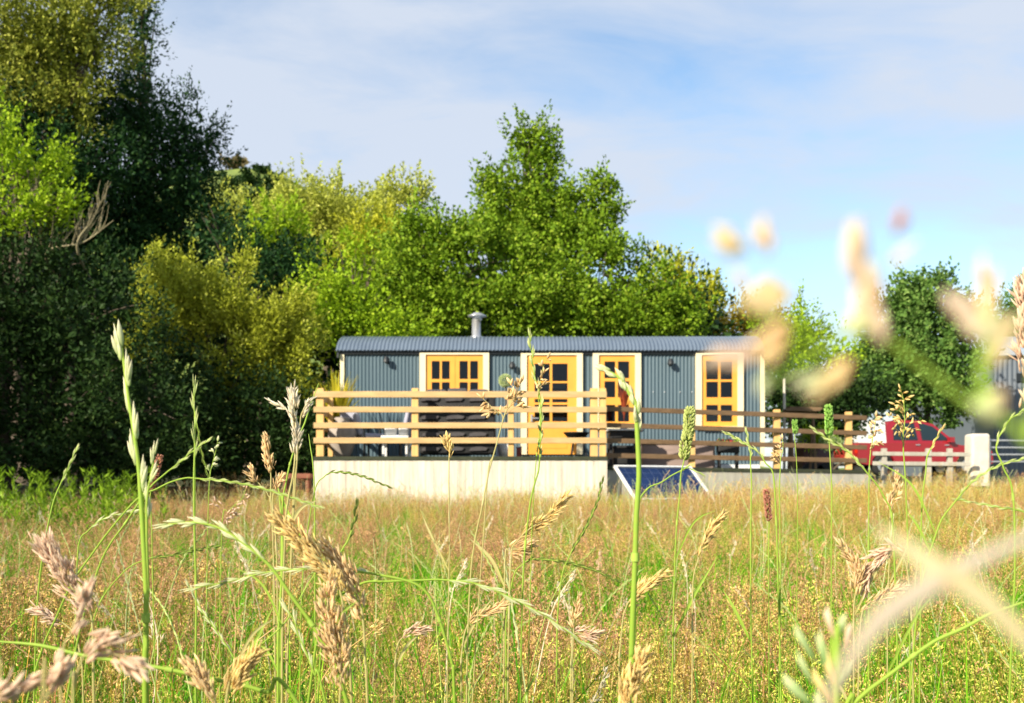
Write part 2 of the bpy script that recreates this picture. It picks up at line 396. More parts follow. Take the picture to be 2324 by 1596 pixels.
tree('background_tree', 'pale green bushy tree at the foot of the hill beside the dark tree', 52,
     [(540, 500, 50, 45), (590, 490, 50, 45), (560, 540, 60, 40), (500, 480, 30, 40)], g_pale, L=.15, puff=.45, per=56, trunk=560, group=WOOD, sprig=90)
tree('background_tree', 'small pale tree with thin crown standing on the skyline', 62,
     [(930, 440, 42, 38), (890, 430, 25, 22), (870, 470, 35, 35), (960, 435, 18, 22), (850, 480, 40, 40)], g_pale, L=.2, puff=.5, per=30, dens=.7, trunk=925, group=WOOD, sprig=60, fill=.1)
tree('background_tree', 'brownish olive tree between the pale tree and the central tree', 43,
     [(850, 540, 60, 60), (810, 580, 60, 60), (900, 540, 50, 60), (780, 620, 60, 60)], g_yellow, L=.16, puff=.5, per=40, trunk=850, group=WOOD, sprig=40)
tree('leafy_shrub', 'fresh green shrub rising behind the left end of the hut roof', 25.5,
     [(800, 590, 45, 55), (790, 670, 80, 70), (760, 740, 70, 60), (860, 700, 60, 60), (840, 610, 35, 40), (720, 690, 40, 40), (880, 780, 80, 60), (790, 790, 90, 50)], g_bright, L=.09, Wd=.6, puff=.33, per=60, trunk=810, group=WOOD, sprig=90, cat='shrub')
tree('alder', 'tall pointed green tree rising in the middle behind the hut', 31,
     [(1185, 308, 22, 26), (1222, 312, 20, 28), (1195, 345, 42, 26), (1248, 350, 20, 20), (1165, 385, 55, 28), (1225, 395, 45, 28), (1115, 412, 24, 20), (1160, 440, 62, 34), (1240, 440, 45, 30), (1200, 490, 90, 36), (1290, 470, 42, 20), (1105, 500, 45, 30), (1320, 510, 60, 34), (1340, 440, 24, 14), (1378, 418, 16, 12), (1385, 470, 28, 14), (1250, 545, 120, 50), (1360, 560, 50, 34), (1150, 550, 80, 40)],
     g_alder, L=.105, Wd=.7, puff=.36, per=76, holes=-.95, trunk=1230, dens=1.05, group=WOOD, sprig=120, fill=.8)
tree('alder', 'broad green tree forming the left shoulder of the central wood', 29.5,
     [(1040, 540, 90, 60), (960, 600, 100, 90), (1080, 600, 120, 90), (930, 690, 120, 80), (1060, 700, 140, 90), (970, 520, 40, 30), (1190, 690, 110, 100), (880, 620, 50, 70)], g_alder, L=.105, Wd=.7, puff=.38, per=72, trunk=1010, dens=1.05, group=WOOD, sprig=60)
tree('alder', 'dark green tree sloping down on the right side of the central wood', 30,
     [(1330, 620, 100, 80), (1420, 640, 80, 70), (1300, 710, 120, 80), (1430, 720, 110, 70), (1510, 680, 60, 60), (1540, 730, 60, 50), (1390, 580, 30, 30)], g_alder, L=.105, Wd=.7, puff=.38, per=72, trunk=1380, dens=1.0, group=WOOD, sprig=60)
tree('background_tree', 'yellow olive tree top at the right end of the central wood', 41,
     [(1530, 645, 50, 36), (1575, 668, 42, 38), (1600, 700, 35, 30), (1500, 620, 40, 35), (1550, 700, 50, 50), (1625, 680, 15, 12)], g_yellow, L=.16, puff=.45, per=40, trunk=1560, group=WOOD, sprig=60, fill=.3)
RG = 'trees to the right of the hut'
tree('rust_shrub', 'rust tinged olive bush behind the right half of the roof', 44,
     [(1640, 735, 60, 36), (1700, 728, 60, 38), (1610, 755, 30, 30), (1740, 750, 60, 45)], g_rust, L=.13, puff=.45, per=50, holes=-1.2, trunk=1650, group=RG, sprig=40, cat='shrub')
tree('background_tree', 'yellow green tree right of the hut roof', 36,
     [(1830, 765, 60, 60), (1760, 780, 80, 55), (1880, 800, 60, 55), (1800, 840, 110, 60), (1740, 735, 34, 34)], g_bright, holes=-1.1, L=.12, puff=.42, per=40, trunk=1800, group=RG, sprig=60)
tree('alder', 'grey green tree with open twiggy top above the pickup', 40,
     [(2040, 720, 70, 60), (2110, 690, 60, 45), (2060, 650, 35, 30), (2135, 650, 25, 28), (2170, 780, 70, 90), (2060, 800, 110, 70), (2090, 880, 120, 80), (2180, 850, 60, 90), (1990, 870, 90, 70), (2010, 690, 22, 22), (2180, 690, 20, 20), (1950, 850, 70, 80), (1990, 790, 50, 60)], g_right, holes=-.9, L=.15, Wd=.65, puff=.38, per=42, trunk=2100, dens=.95, group=RG, sprig=100, fill=.7)
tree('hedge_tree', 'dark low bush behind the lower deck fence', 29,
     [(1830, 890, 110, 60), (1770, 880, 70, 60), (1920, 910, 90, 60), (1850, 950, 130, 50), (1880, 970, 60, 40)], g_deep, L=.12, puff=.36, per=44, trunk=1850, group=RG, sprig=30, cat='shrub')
tree('background_tree', 'green tree at the right edge behind the grey barn', 56,
     [(2290, 740, 50, 55), (2340, 720, 60, 60), (2250, 780, 30, 30)], g_right, L=.2, puff=.6, per=40, trunk=2300, group=RG, sprig=40)
# gorse on the hill crest
for i, (x, y, r, lb) in enumerate([(545, 368, 26, 'dry brown gorse bush on the hill crest'), (590, 385, 22, 'dark gorse bush right of the brown one on the hill crest'), (530, 425, 20, 'low dark gorse bush on the hill slope below the crest'), (585, 450, 26, 'wide gorse bush low on the hill slope'), (505, 398, 15, 'small round gorse bush beside the dark tree on the hill slope'), (560, 408, 13, 'smallest gorse bush just under the hill crest'), (615, 415, 22, 'gorse bush where the hill meets the pale tree')]):
    Yg = 108.0                                            # where the line of sight first meets the slope
    for q in np.arange(70, 108, .5):
        p = W(x, y + r * .5, q)
        if hillz(p[0], q) >= p[2]: Yg = float(q); break
    p = W(x, y + 12, Yg)
    tree('gorse_bush', lb, Yg, [(x, y, r, r * .55), (x - 20 + 30 * (i % 2), y + 4, r * .8, r * .5)], leafmat('dry_gorse', (.08, .07, .03), (.20, .16, .07), (.34, .28, .14)) if i == 0 else g_deep, L=.3, puff=.5, per=30, ground=p[2] - .8, cat='shrub', group='bushes on the hill', sprig=10)
# woods behind everything so that gaps between trees show more trees
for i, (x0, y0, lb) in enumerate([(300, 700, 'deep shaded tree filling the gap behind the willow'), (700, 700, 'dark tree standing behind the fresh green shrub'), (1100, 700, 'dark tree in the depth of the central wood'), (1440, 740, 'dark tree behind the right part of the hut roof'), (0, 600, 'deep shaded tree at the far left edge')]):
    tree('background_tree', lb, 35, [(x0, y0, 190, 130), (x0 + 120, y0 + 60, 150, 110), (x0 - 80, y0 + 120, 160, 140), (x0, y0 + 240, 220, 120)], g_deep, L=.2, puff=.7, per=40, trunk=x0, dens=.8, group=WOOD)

# bare pale branches sticking out of the left hedge
def bare_branches():
    sets = [([(175, 560), (210, 500), (235, 450)], 'pale bare forked branch rising from the left hedge'),
            ([(90, 535), (95, 480), (75, 420)], 'bundle of bare twigs pointing up beside the bright shrub'),
            ([(105, 575), (190, 550), (258, 500)], 'long low bare branch sweeping right over the hedge')]
    for pts, lb in sets:
        Y = 20.3
        P = catmull([W(x, y, Y) for x, y in pts], 6)
        base = P[0].copy(); base = base + np.array([0, .8, -.6])
        mb = MB(); path = catmull([base, P[0], P[len(P) // 2], P[-1]], 6)
        mb.tube(path, np.linspace(.035, .008, len(path)), 6)
        for k in range(22):
            a = P[rng.integers(0, len(P) - 2)]; T = (P[-1] - P[0]); T /= np.linalg.norm(T)
            d = T * .6 + np.array([0, 0, 1.0]) + .35 * rng.normal(size=3); d /= np.linalg.norm(d)
            q = catmull([a, a + d * .2 + .03 * rng.normal(size=3), a + d * rng.uniform(.35, .75)], 4)
            mb.tube(q, np.linspace(.012, .004, len(q)), 5)
        root = W(pts[0][0], HY, 21.5); root[2] = float(gz(root[0], 21.5))
        # carried down to the ground inside the hedge
        dn = catmull([root, (root + base) / 2 + [.1, .1, 0], base], 6); mb.tube(dn, np.linspace(.06, .036, len(dn)), 6)
        o = mb.build('bare_branch', palebark, smooth=True); tag(o, lb, 'branch', 'bare branches in the left hedge')
bare_branches()

# ------------------------------------------------------------------ shepherd's hut
def rect_grid(mb, x0, x1, z0, z1, holes, y0, y1):
    xs = sorted({x0, x1, *[v for h in holes for v in h[:2]]}); zs = sorted({z0, z1, *[v for h in holes for v in h[2:]]})
    for a, b in zip(xs, xs[1:]):
        run = None
        for c, d in zip(zs, zs[1:]):
            mx, mz = (a + b) / 2, (c + d) / 2
            if any(h[0] < mx < h[1] and h[2] < mz < h[3] for h in holes):
                if run: mb.box(a, b, y0, y1, *run); run = None
            else:
                run = (run[0], d) if run else (c, d)
        if run: mb.box(a, b, y0, y1, *run)

HYF = 22.0
def hx(x, Y=HYF): return (x - CX) / F * Y
def hz(y, Y=HYF): return ZC + (HY - y) / F * Y
X0, X1 = hx(776), hx(1731); ZB, ZT = hz(1058), hz(797); YB = 24.35
hut = empty('shepherd_hut', ((X0 + X1) / 2, HYF, float(gz(1, 22))), 'slate blue corrugated metal hut with orange doors and windows and curved roof', 'hut')
def corr_panel(x0, x1, z0, z1, y):
    mb = MB(); n = max(4, int((x1 - x0) / .0725 * 8)); xs = np.linspace(x0, x1, n + 1)
    yy = y - .009 * np.sin(xs / .0725 * 2 * math.pi)
    V = np.concatenate([np.stack([xs, yy, np.full_like(xs, z)], -1) for z in (z0, z1)])
    mb.add(V, [(i, i + 1, i + n + 2, i + n + 1) for i in range(n)]); return mb
units = [(953, 1110, 802, 962), (1182, 1322, 803, 1032), (1345, 1454, 803, 974), (1578, 1686, 803, 974)]
wall = MB(); segs = []
ux = [(hx(a), hx(b), hz(d), hz(c)) for a, b, c, d in units]
cur = X0
for a, b, zb, zt in ux:
    segs.append((cur, a, ZB, ZT)); segs.append((a, b, ZB, zb)); segs.append((a, b, zt, ZT)); cur = b
segs.append((cur, X1, ZB, ZT))
for a, b, c, d in segs:
    if d - c > .02:
        q = corr_panel(a, b, c, d, HYF); wall.add(q.V[0], q.Fs[4][0])
# end walls and back wall
arc = [(HYF - .13 + (YB - HYF + .26) * t, ZT - .03 + .43 * (1 - (2 * t - 1) ** 2) ** .72) for t in np.linspace(0, 1, 25)]
def arcz(y): return float(np.interp(y, [a[0] for a in arc], [a[1] for a in arc]))
for xx in (X0, X1):
    ys = np.linspace(HYF + .01, YB, 40)
    V = [(xx, y, ZB) for y in ys] + [(xx, y, arcz(y) - .01) for y in ys]
    wall.add(V, [(i, i + 1, i + 41, i + 40) for i in range(39)])
wall.add([(X0, YB, ZB), (X1, YB, ZB), (X1, YB, ZT), (X0, YB, ZT)], [(0, 1, 2, 3)])
wall.build('wall', slate, hut, smooth=True)
ins = MB(); ins.box(X0 + .06, X1 - .06, HYF + .5, YB - .06, ZB + .05, ZT - .05)
ins.build('interior_lining', room, hut)
fl = MB(); fl.box(X0 + .05, X1 - .05, HYF + .02, HYF + .499, ZB + .02, ZB + .05); fl.build('interior_floor', room, hut)
# roof
rf = MB(); RX0, RX1 = hx(762, 21.87), hx(1737, 21.87)
nx = int((RX1 - RX0) / .076 * 8); xs = np.linspace(RX0, RX1, nx + 1); na = len(arc)
Ay = np.array([a[0] for a in arc]); Az = np.array([a[1] for a in arc]) + .03
ny = np.gradient(Az); nz = -np.gradient(Ay); ln = np.hypot(ny, nz); ny, nz = -ny / ln, -nz / ln
for s_, off in ((1, 0), (-1, -.022)):
    wv = .0095 * np.sin(xs / .076 * 2 * math.pi) + off
    V = np.stack([np.repeat(xs[None], na, 0), Ay[:, None] + ny[:, None] * wv, Az[:, None] + nz[:, None] * wv], -1).reshape(-1, 3)
    i = np.arange(na - 1)[:, None] * (nx + 1); j = np.arange(nx)[None]
    rf.add(V, np.stack([i + j, i + j + 1, i + j + nx + 2, i + j + nx + 1], -1).reshape(-1, 4))
# eave lip
lip = MB()
rf.build('roof', roofm, hut, smooth=True)
fa = MB(); fa.box(RX0 + .06, RX1 - .06, HYF - .06, HYF - .022, ZT - .065, ZT + .02)  # dark board under the eave; the eave's shadow line is built into it
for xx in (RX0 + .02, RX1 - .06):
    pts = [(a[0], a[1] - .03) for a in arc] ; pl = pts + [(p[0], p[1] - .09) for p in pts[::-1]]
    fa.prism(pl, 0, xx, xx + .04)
fa.build('fascia_shadow_board', darkm, hut)
tr = MB()
tr.box(X0 - .03, X0 + .05, HYF - .045, HYF + .05, ZB, ZT - .07); tr.build('corner_trim', cream, hut)
tr = MB(); tr.box(X1 - .05, X1 + .03, HYF - .045, HYF + .05, ZB, ZT - .07); tr.build('corner_trim', cream, hut)
bt = MB(); bt.box(X0 + .06, X1 - .06, HYF - .03, HYF - .014, ZB - .05, ZB + .03); bt.build('base_trim', whitep, hut)

def window_unit(u, panes, kind):
    a, b, c, d = u
    x0, x1, z0, z1 = hx(a), hx(b), hz(d), hz(c)
    tw = 13.5 * HYF / F
    fr = MB(); Yf = HYF - .055
    hl = [(hx(p[0]), hx(p[1]), hz(p[3]), hz(p[2])) for p in panes]
    ix0, ix1 = x0 + tw, x1 - tw
    iz0 = z0 + (.05 if kind == 'window' else 0); iz1 = z1 - .035
    rect_grid(fr, ix0 + .004, ix1 - .004, iz0 + .004, iz1 - .004, hl, Yf + .015, Yf + .06)
    o = fr.build(kind, orange, hut)
    su = MB()
    su.box(x0, ix0, Yf - .02, HYF + .06, z0, z1); su.box(ix1, x1, Yf - .02, HYF + .06, z0, z1)
    su.box(ix0, ix1, Yf - .02, HYF + .06, iz1, z1)
    if kind == 'window': su.box(ix0, ix1, Yf - .06, HYF + .06, z0, iz0)
    su.build('surround', cream, o)
    gl = MB()
    for h in hl:
        gl.add([(h[0] - .01, Yf + .04, h[2] - .01), (h[1] + .01, Yf + .04, h[2] - .01), (h[1] + .01, Yf + .04, h[3] + .01), (h[0] - .01, Yf + .04, h[3] + .01)], [(0, 1, 2, 3)])
    gl.build('glazing', pane, o)
    # fine bead around each sash
    return o, (ix0, ix1, iz0, iz1)
o, r = window_unit(units[0], [(x0, x1, y0, y1) for x0, x1 in ((980, 998.5), (1003, 1021), (1043, 1062), (1067, 1085)) for y0, y1 in ((820, 861), (868, 905), (911, 945))], 'window')
mbm = MB(); xm = (hx(1030) + hx(1033)) / 2; mbm.box(xm - .012, xm + .012, HYF - .048, HYF - .04, r[2] + .02, r[3] - .02); mbm.build('meeting_stile', orange, o)
o, r = window_unit(units[1], [(x0, x1, y0, y1) for x0, x1 in ((1213, 1247.5), (1253, 1288)) for y0, y1 in ((826, 866), (870, 892), (906, 914), (919, 957))], 'door')
hd = MB(); hd.beam((hx(1206), HYF - .1, hz(950)), (hx(1222), HYF - .1, hz(950)), .02, .02); hd.box(hx(1204), hx(1208), HYF - .1, HYF - .04, hz(958), hz(942)); hd.build('handle', steel, o)
kp = MB(); kp.box(hx(1216), hx(1286), HYF - .046, HYF - .0395, hz(1018), hz(972)); kp.build('lower_panel', orange, o)
window_unit(units[2], [(x0, x1, y0, y1) for x0, x1 in ((1371.5, 1396), (1402, 1427.5)) for y0, y1 in ((821, 859), (866, 902.5), (919.5, 957.5))], 'window')
window_unit(units[3], [(x0, x1, y0, y1) for x0, x1 in ((1602, 1629), (1634.5, 1661)) for y0, y1 in ((820, 862), (867, 902.5), (919.5, 957.5))], 'window')
# blinds half drawn behind two windows
for x0, x1, y0, y1 in ((1222, 1284, 866, 880), (1604, 1630, 940, 958)):
    b_ = MB(); b_.box(hx(x0), hx(x1), HYF + .12, HYF + .13, hz(y1), hz(y0)); b_.build('blind', curtain, hut)
def wall_lamp(x, y):
    mb = MB(); c = (hx(x), HYF, hz(y))
    mb.box(c[0] - .035, c[0] + .035, HYF - .03, HYF - .012, c[2] - .06, c[2] + .06)
    mb.tube([(c[0], HYF - .03, c[2]), (c[0], HYF - .1, c[2] + .03), (c[0], HYF - .13, c[2])], .012, 6)
    mb.lathe([(0, .06), (.03, .06), (.06, 0), (.065, -.05), (.05, -.05), (0, -.04)], c[0], HYF - .13, 12, c[2])
    mb.build('wall_lamp', darkm, hut, smooth=False)
for x, y in ((878, 818), (1162, 830), (1520, 823)): wall_lamp(x, y)
sc_ = MB()
for x in (1482, 1508, 1543, 1570, 878, 905):
    sc_ = MB(); sc_.box(hx(x) - .008, hx(x) + .008, HYF - .02, HYF - .011, hz(890) - .008, hz(890) + .008); sc_.build('fixing_screw', whitep, hut)
ch = MB(); cxx = hx(1081, 22.8); zz = arcz(22.8)
ch.lathe([(.075, zz - .1), (.13, zz - .1), (.13, zz + .03), (.095, zz + .05), (.09, hz(725, 22.8)), (0, hz(725, 22.8))], cxx, 22.8, 20)
co = ch.build('chimney', steel, hut, smooth=True)
cw = MB(); zt_ = hz(714, 22.8); cw.lathe([(.095, zt_ - .13), (.1, zt_ - .06), (.2, zt_ - .045), (.2, zt_ - .03), (.13, zt_), (.08, zt_ + .035), (0, zt_ + .045)], cxx + .02, 22.8, 20); cw.build('cowl', steel, co, smooth=True)
chs = MB(); chs.box(X0 + .2, X1 - .2, HYF + .4, HYF + .52, ZB - .14, ZB - .01); chs.box(X0 + .2, X1 - .2, YB - .6, YB - .48, ZB - .14, ZB - .01)
for xx in (X0 + .9, X1 - 1.0): chs.box(xx - .05, xx + .05, HYF + .2, YB - .15, ZB - .24, ZB - .14)
chs.build('chassis', darkm, hut)
for xx in (X0 + .9, X1 - 1.0):
    for yy in (HYF + .12, YB - .1):
        wmb = MB(); g0 = float(gz(xx, yy)); R = (ZB - .19 - g0)
        pr = [(R * .8, -.04), (R, -.04), (R, .04), (R * .8, .04)]
        n = 22; ph = np.arange(n) * 2 * math.pi / n
        V = [(xx + r_ * math.cos(p), yy + o_, ZB - .19 + r_ * math.sin(p)) for r_, o_ in pr for p in ph]
        wmb.add(V, [(i * n + j, i * n + (j + 1) % n, ((i + 1) % 4) * n + (j + 1) % n, ((i + 1) % 4) * n + j) for i in range(4) for j in range(n)])
        for p in np.arange(8) * math.pi / 4:
            wmb.beam((xx, yy, ZB - .19), (xx + R * .85 * math.cos(p), yy, ZB - .19 + R * .85 * math.sin(p)), .02, .03, (0, 1, 0))
        wmb.build('wheel', darkm, hut)

# ------------------------------------------------------------------ decks
DY = 19.5
def dx(x, Y=DY): return (x - CX) / F * Y
def dz(y, Y=DY): return ZC + (HY - y) / F * Y
deck = empty('timber_deck', (dx(1045), DY, .3), 'raised timber deck with pale rails and weathered board skirt before the hut', 'deck')
DZ = dz(1036); xl, xr = dx(712), dx(1378)
fb = MB(); nb = int((HYF - .1 - DY) / .145)
for i in range(nb + 1):
    y0 = DY + .012 + i * .145; y1 = min(y0 + .14, HYF - .07)
    if y1 - y0 > .03: fb.box(xl + .01, xr - .01, y0, y1, DZ - .03, DZ)
fb.build('deck_boards', mossy, deck)
sk = MB(); x = xl; i = 0
while x < xr - .02:
    w = .142; sk.box(x, min(x + w - .003, xr), DY - .002 * (i % 2), DY + .02, .18 + .01 * random.random(), DZ - .07); x += w; i += 1
y = DY + .03
while y < HYF - .3:
    sk.box(xl, xl + .02, y, y + .138, .2 + float(gz(-3.5, y)) * .6 - .1, DZ - .07); y += .145
sk.build('skirt_boards', greywood, deck)
eg = MB(); eg.box(xl - .01, xr + .01, DY - .02, DY + .008, DZ - .065, DZ - .004); eg.build('edge_board', mossy, deck)
def beam_part(name, p0, p1, w, h, m, par, up=(0, 0, 1)):
    mb = MB(); mb.beam(p0, p1, w, h, up); o = mb.build(name, m, par)
    bv = o.modifiers.new('bevel', 'BEVEL'); bv.width = .006; bv.segments = 2
    return o
for a, b in ((717, 734), (934, 949), (1153, 1166), (1340, 1357), (1361, 1376)):
    xc = (dx(a) + dx(b)) / 2; w = dx(b) - dx(a)
    beam_part('railing_post', (xc, DY + .07, DZ), (xc, DY + .07, dz(881)), w, .1, postwood, deck, (0, 1, 0))
for a, b in ((889, 903), (924, 937), (959, 972), (993, 1006)):
    z = dz((a + b) / 2); h = dz(a) - dz(b)
    beam_part('rail', (dx(712), DY - .005, z + .006 * random.uniform(-1, 1)), (dx(1377), DY - .005, z + .006 * random.uniform(-1, 1)), .036, h, newwood, deck)
    beam_part('side_rail', (dx(717) + .01, DY + .125, z), (dx(717) + .01, HYF - .25, z), .036, h, newwood, deck)
for yy in (DY + 1.15, HYF - .3):
    beam_part('railing_post', (dx(717) + .075, yy, DZ), (dx(717) + .075, yy, dz(886)), .09, .09, postwood, deck, (0, 1, 0))
# lower deck on the right
deck2 = empty('lower_deck', (dx(1670), 20.4, .3), 'lower grey boarded deck with brown rails right of the steps', 'deck')
def P2(u, y0, y1, off=0.0):
    Y = 19.75 + 1.35 * u + off; return W(1376 + 600 * u, y0 + (y1 - y0) * u, 19.75 + 1.35 * u) + np.array([0, off, 0])
for y0, y1 in ((928, 949), (965, 984), (1000, 1016), (1034, 1046)):
    beam_part('rail', P2(0, y0, y1), P2(.985, y0, y1), .036, .088, brownwood, deck2)
for u in (.325, .648, .92):
    b_ = P2(u, 1058, 1067, .07); t_ = P2(u, 917 if u > .4 else 960, 936, .07)
    beam_part('railing_post', (b_[0], b_[1], b_[2]), (b_[0], b_[1], t_[2]), .12, .1, postwood, deck2, (0, 1, 0))
pa, pb = P2(0, 1060, 1068), P2(1, 1060, 1068)
fb = MB(); fb.add([pa + [0, .05, 0], pb + [0, .05, 0], (pb[0], HYF - .1, pb[2]), (pa[0], HYF - .1, pa[2]), pa + [0, .05, -.06], pb + [0, .05, -.06]], [(0, 1, 2, 3), (4, 5, 1, 0)])
fb.build('deck_boards', mossy, deck2)
sk = MB(); n = 38
for i in range(n):
    a = pa + (pb - pa) * (i / n); b = pa + (pb - pa) * ((i + .985) / n)
    sk.add([(a[0], a[1], .15), (b[0], b[1], .15), (b[0], b[1], b[2] - .05), (a[0], a[1], a[2] - .05), (a[0], a[1] + .02, .15), (b[0], b[1] + .02, .15), (b[0], b[1] + .02, b[2] - .05), (a[0], a[1] + .02, a[2] - .05)],
           [(0, 1, 2, 3), (0, 3, 7, 4), (1, 5, 6, 2), (3, 2, 6, 7), (4, 7, 6, 5)])
sk.build('skirt_boards', greywood2, deck2)
eg = MB(); eg.beam(pa + [0, -.01, -.02], pb + [0, -.01, -.02], .03, .06); eg.build('edge_board', mossy, deck2)

# ------------------------------------------------------------------ things on the decks
# black garden sofa
def rbox(x0, x1, y0, y1, z0, z1, name, m, par, bev=.05):
    mb = MB(); mb.box(x0, x1, y0, y1, z0, z1); o = mb.build(name, m, par, smooth=True)
    bv = o.modifiers.new('bevel', 'BEVEL'); bv.width = bev; bv.segments = 4; return o
sf = empty('garden_sofa', (dx(1042, 20.4), 20.4, DZ), 'wide black rattan garden sofa with back to the rail, cushions in dark grey', 'sofa')
sx0, sx1 = dx(953, 20.1), dx(1124, 20.1)
rbox(sx0, sx1, 19.9, 20.02, DZ + .06, dz(889, 20), 'sofa_back', black, sf, .03)
rbox(sx0 + .1, sx1 - .1, 20.03, 20.7, DZ + .06, DZ + .4, 'seat_base', black, sf, .03)
for a, b in ((sx0, sx0 + .1), (sx1 - .1, sx1)): rbox(a, b, 20.03, 20.7, DZ + .06, DZ + .62, 'armrest', black, sf, .03)
for i in range(3):
    a = sx0 + .12 + i * .385; rbox(a, a + .37, 20.04, 20.2, DZ + .5, dz(884, 20.1) + .02 * (i % 2), 'cushion', greycush, sf, .05)
for zc_ in (905, 946, 985, 1018):      # folded throws tucked over the back, seen between the rails
    for i in range(3):
        a = sx0 + .06 + i * .42 + random.uniform(-.03, .03)
        mb = MB(); zc2 = dz(zc_, 19.85)
        mb.prism([(a, zc2 - .045), (a + .3, zc2 - .035), (a + .34, zc2 + .01), (a + .22, zc2 + .035), (a + .1, zc2 + .03), (a + .02, zc2 + .01)], 1, 19.86, 19.895)
        mb.build('fabric_fold', greycush, sf)
# stone pot and yellow green cordyline
pot = empty('ceramic_urn', (dx(777, 20.2), 20.2, DZ), 'tall rounded grey beige urn in the left corner of the deck', 'urn')
mb = MB(); mb.lathe([(0, 0), (.13, 0), (.17, .08), (.25, .3), (.27, .45), (.22, .6), (.13, .68), (.15, .72), (.13, .74), (.1, .7)], dx(777, 20.2), 20.2, 24, DZ); mb.build('urn_body', stone, pot, smooth=True)
mb = MB(); mb.lathe([(.1, .7), (.06, .66), (0, .66)], dx(777, 20.2), 20.2, 24, DZ); mb.build('soil', terracotta, pot)
yel = leafmat('yellow_green_strap_leaf', (.30, .30, .02), (.55, .45, .03), (.45, .55, .06), trans=.35)
pl = empty('strap_leaved_plant', (dx(765, 20.9), 20.9, DZ), 'yellow green strap leaved plant in a dark pot behind the left rail', 'plant')
mb = MB(); mb.lathe([(0, 0), (.16, 0), (.22, .38), (.24, .4), (.2, .4), (.18, .36), (0, .36)], dx(765, 20.9), 20.9, 20, DZ); mb.build('plant_pot', terracotta, pl, smooth=True)
mb = MB(); c0 = np.array([dx(765, 20.9), 20.9, DZ + .36])
for i in range(85):
    a = random.uniform(0, 2 * math.pi); l = random.uniform(.7, 1.5); o_ = random.uniform(.15, .62)
    s = np.linspace(0, 1, 8)[:, None]; dr = np.array([math.cos(a), math.sin(a), 0])
    P = c0 + dr * o_ * s ** 1.3 + np.array([0, 0, 1]) * l * (s - .35 * o_ * s ** 3)
    sd = np.cross(dr, [0, 0, 1]); wd = .028 * np.sin(np.clip(s * 2.6 + .5, 0, math.pi))
    V = np.vstack([P - sd * wd, P + sd * wd]); mb.add(V, [(j, j + 1, j + 9, j + 8) for j in range(7)])
mb.build('strap_leaves', yel, pl)
# garden chairs and low table
def garden_chair(X, Y, rz, label):
    e = empty('garden_chair', (X, Y, DZ), label, 'chair', 'garden chairs on the deck')
    def part(name, m, fn, bev=.0):
        mb = MB(); fn(mb)
        for v in mb.V:
            x_, y_ = v[:, 0].copy(), v[:, 1].copy(); v[:, 0] = X + x_ * math.cos(rz) - y_ * math.sin(rz); v[:, 1] = Y + x_ * math.sin(rz) + y_ * math.cos(rz); v[:, 2] += DZ
        o = mb.build(name, m, e)
        if bev: bv = o.modifiers.new('bevel', 'BEVEL'); bv.width = bev; bv.segments = 3
    part('seat', lav, lambda m_: m_.box(-.27, .27, -.27, .27, .36, .46), .04)
    part('backrest', lav, lambda m_: m_.beam((0, .27, .42), (0, .4, .92), .54, .09, (0, 1, 0)), .03)
    for a in (-1, 1):
        part('armrest', darkm, lambda m_: m_.beam((a * .31, -.28, .6), (a * .31, .3, .62), .05, .03))
        for b in (-1, 1): part('leg', darkm, lambda m_: m_.beam((a * .31, b * .26, 0), (a * .31, b * .26, .6), .03, .03, (0, 1, 0)))
garden_chair(dx(830, 20.5), 20.6, 2.3, 'pale lavender garden chair with dark frame beside the urn')
garden_chair(dx(905, 20.8), 21.2, -2.2, 'pale lavender garden chair nearer the hut wall left of the second post')
tb = empty('low_table', (dx(898, 20.1), 20.1, DZ), 'low white table with two white cushions left of the second post', 'table')
rbox(dx(868, 20.1), dx(930, 20.1), 19.85, 20.35, DZ + .34, DZ + .39, 'table_top', whitep, tb, .01)
for a in (873, 925):
    for yy in (19.9, 20.3): rbox(dx(a, 20.1) - .02, dx(a, 20.1) + .02, yy - .02, yy + .02, DZ, DZ + .34, 'leg', whitep, tb, .004)
for i, (a, b, lb) in enumerate(((872, 900, 'left white square cushion on the low table'), (904, 928, 'right white square cushion on the low table'))):
    o = rbox(dx(a, 20), dx(b, 20), 20.0, 20.1, DZ + .395, DZ + .60, 'cushion', whitep, None, .045); tag(o, lb, 'cushion', 'white cushions')
# ball topiary
tp = empty('ball_topiary', (dx(1147, 20.3), 20.3, DZ), 'round pale green clipped ball on a thin stem behind the third post', 'plant')
mb = MB(); cz = dz(864, 20.3); cc = np.array([dx(1147, 20.3), 20.3, cz])
u = rand_unit(2600); add_leaves(mb, cc + u * .115 * rng.uniform(.8, 1.0, (2600, 1)), u, .022, .5, .5)
mb.build('ball', leafmat('pale_sage_leaf', (.42, .50, .20), (.60, .68, .34), (.7, .76, .45)), tp)
mb = MB(); mb.tube([(cc[0], 20.3, DZ + .2), (cc[0] + .01, 20.3, DZ + .8), (cc[0], 20.3, cz)], .011, 6); mb.build('stem', barkm, tp)
mb = MB(); mb.lathe([(0, 0), (.11, 0), (.15, .25), (.13, .25), (.12, .2), (0, .2)], cc[0], 20.3, 18, DZ); mb.build('plant_pot', whitep, tp, smooth=True)
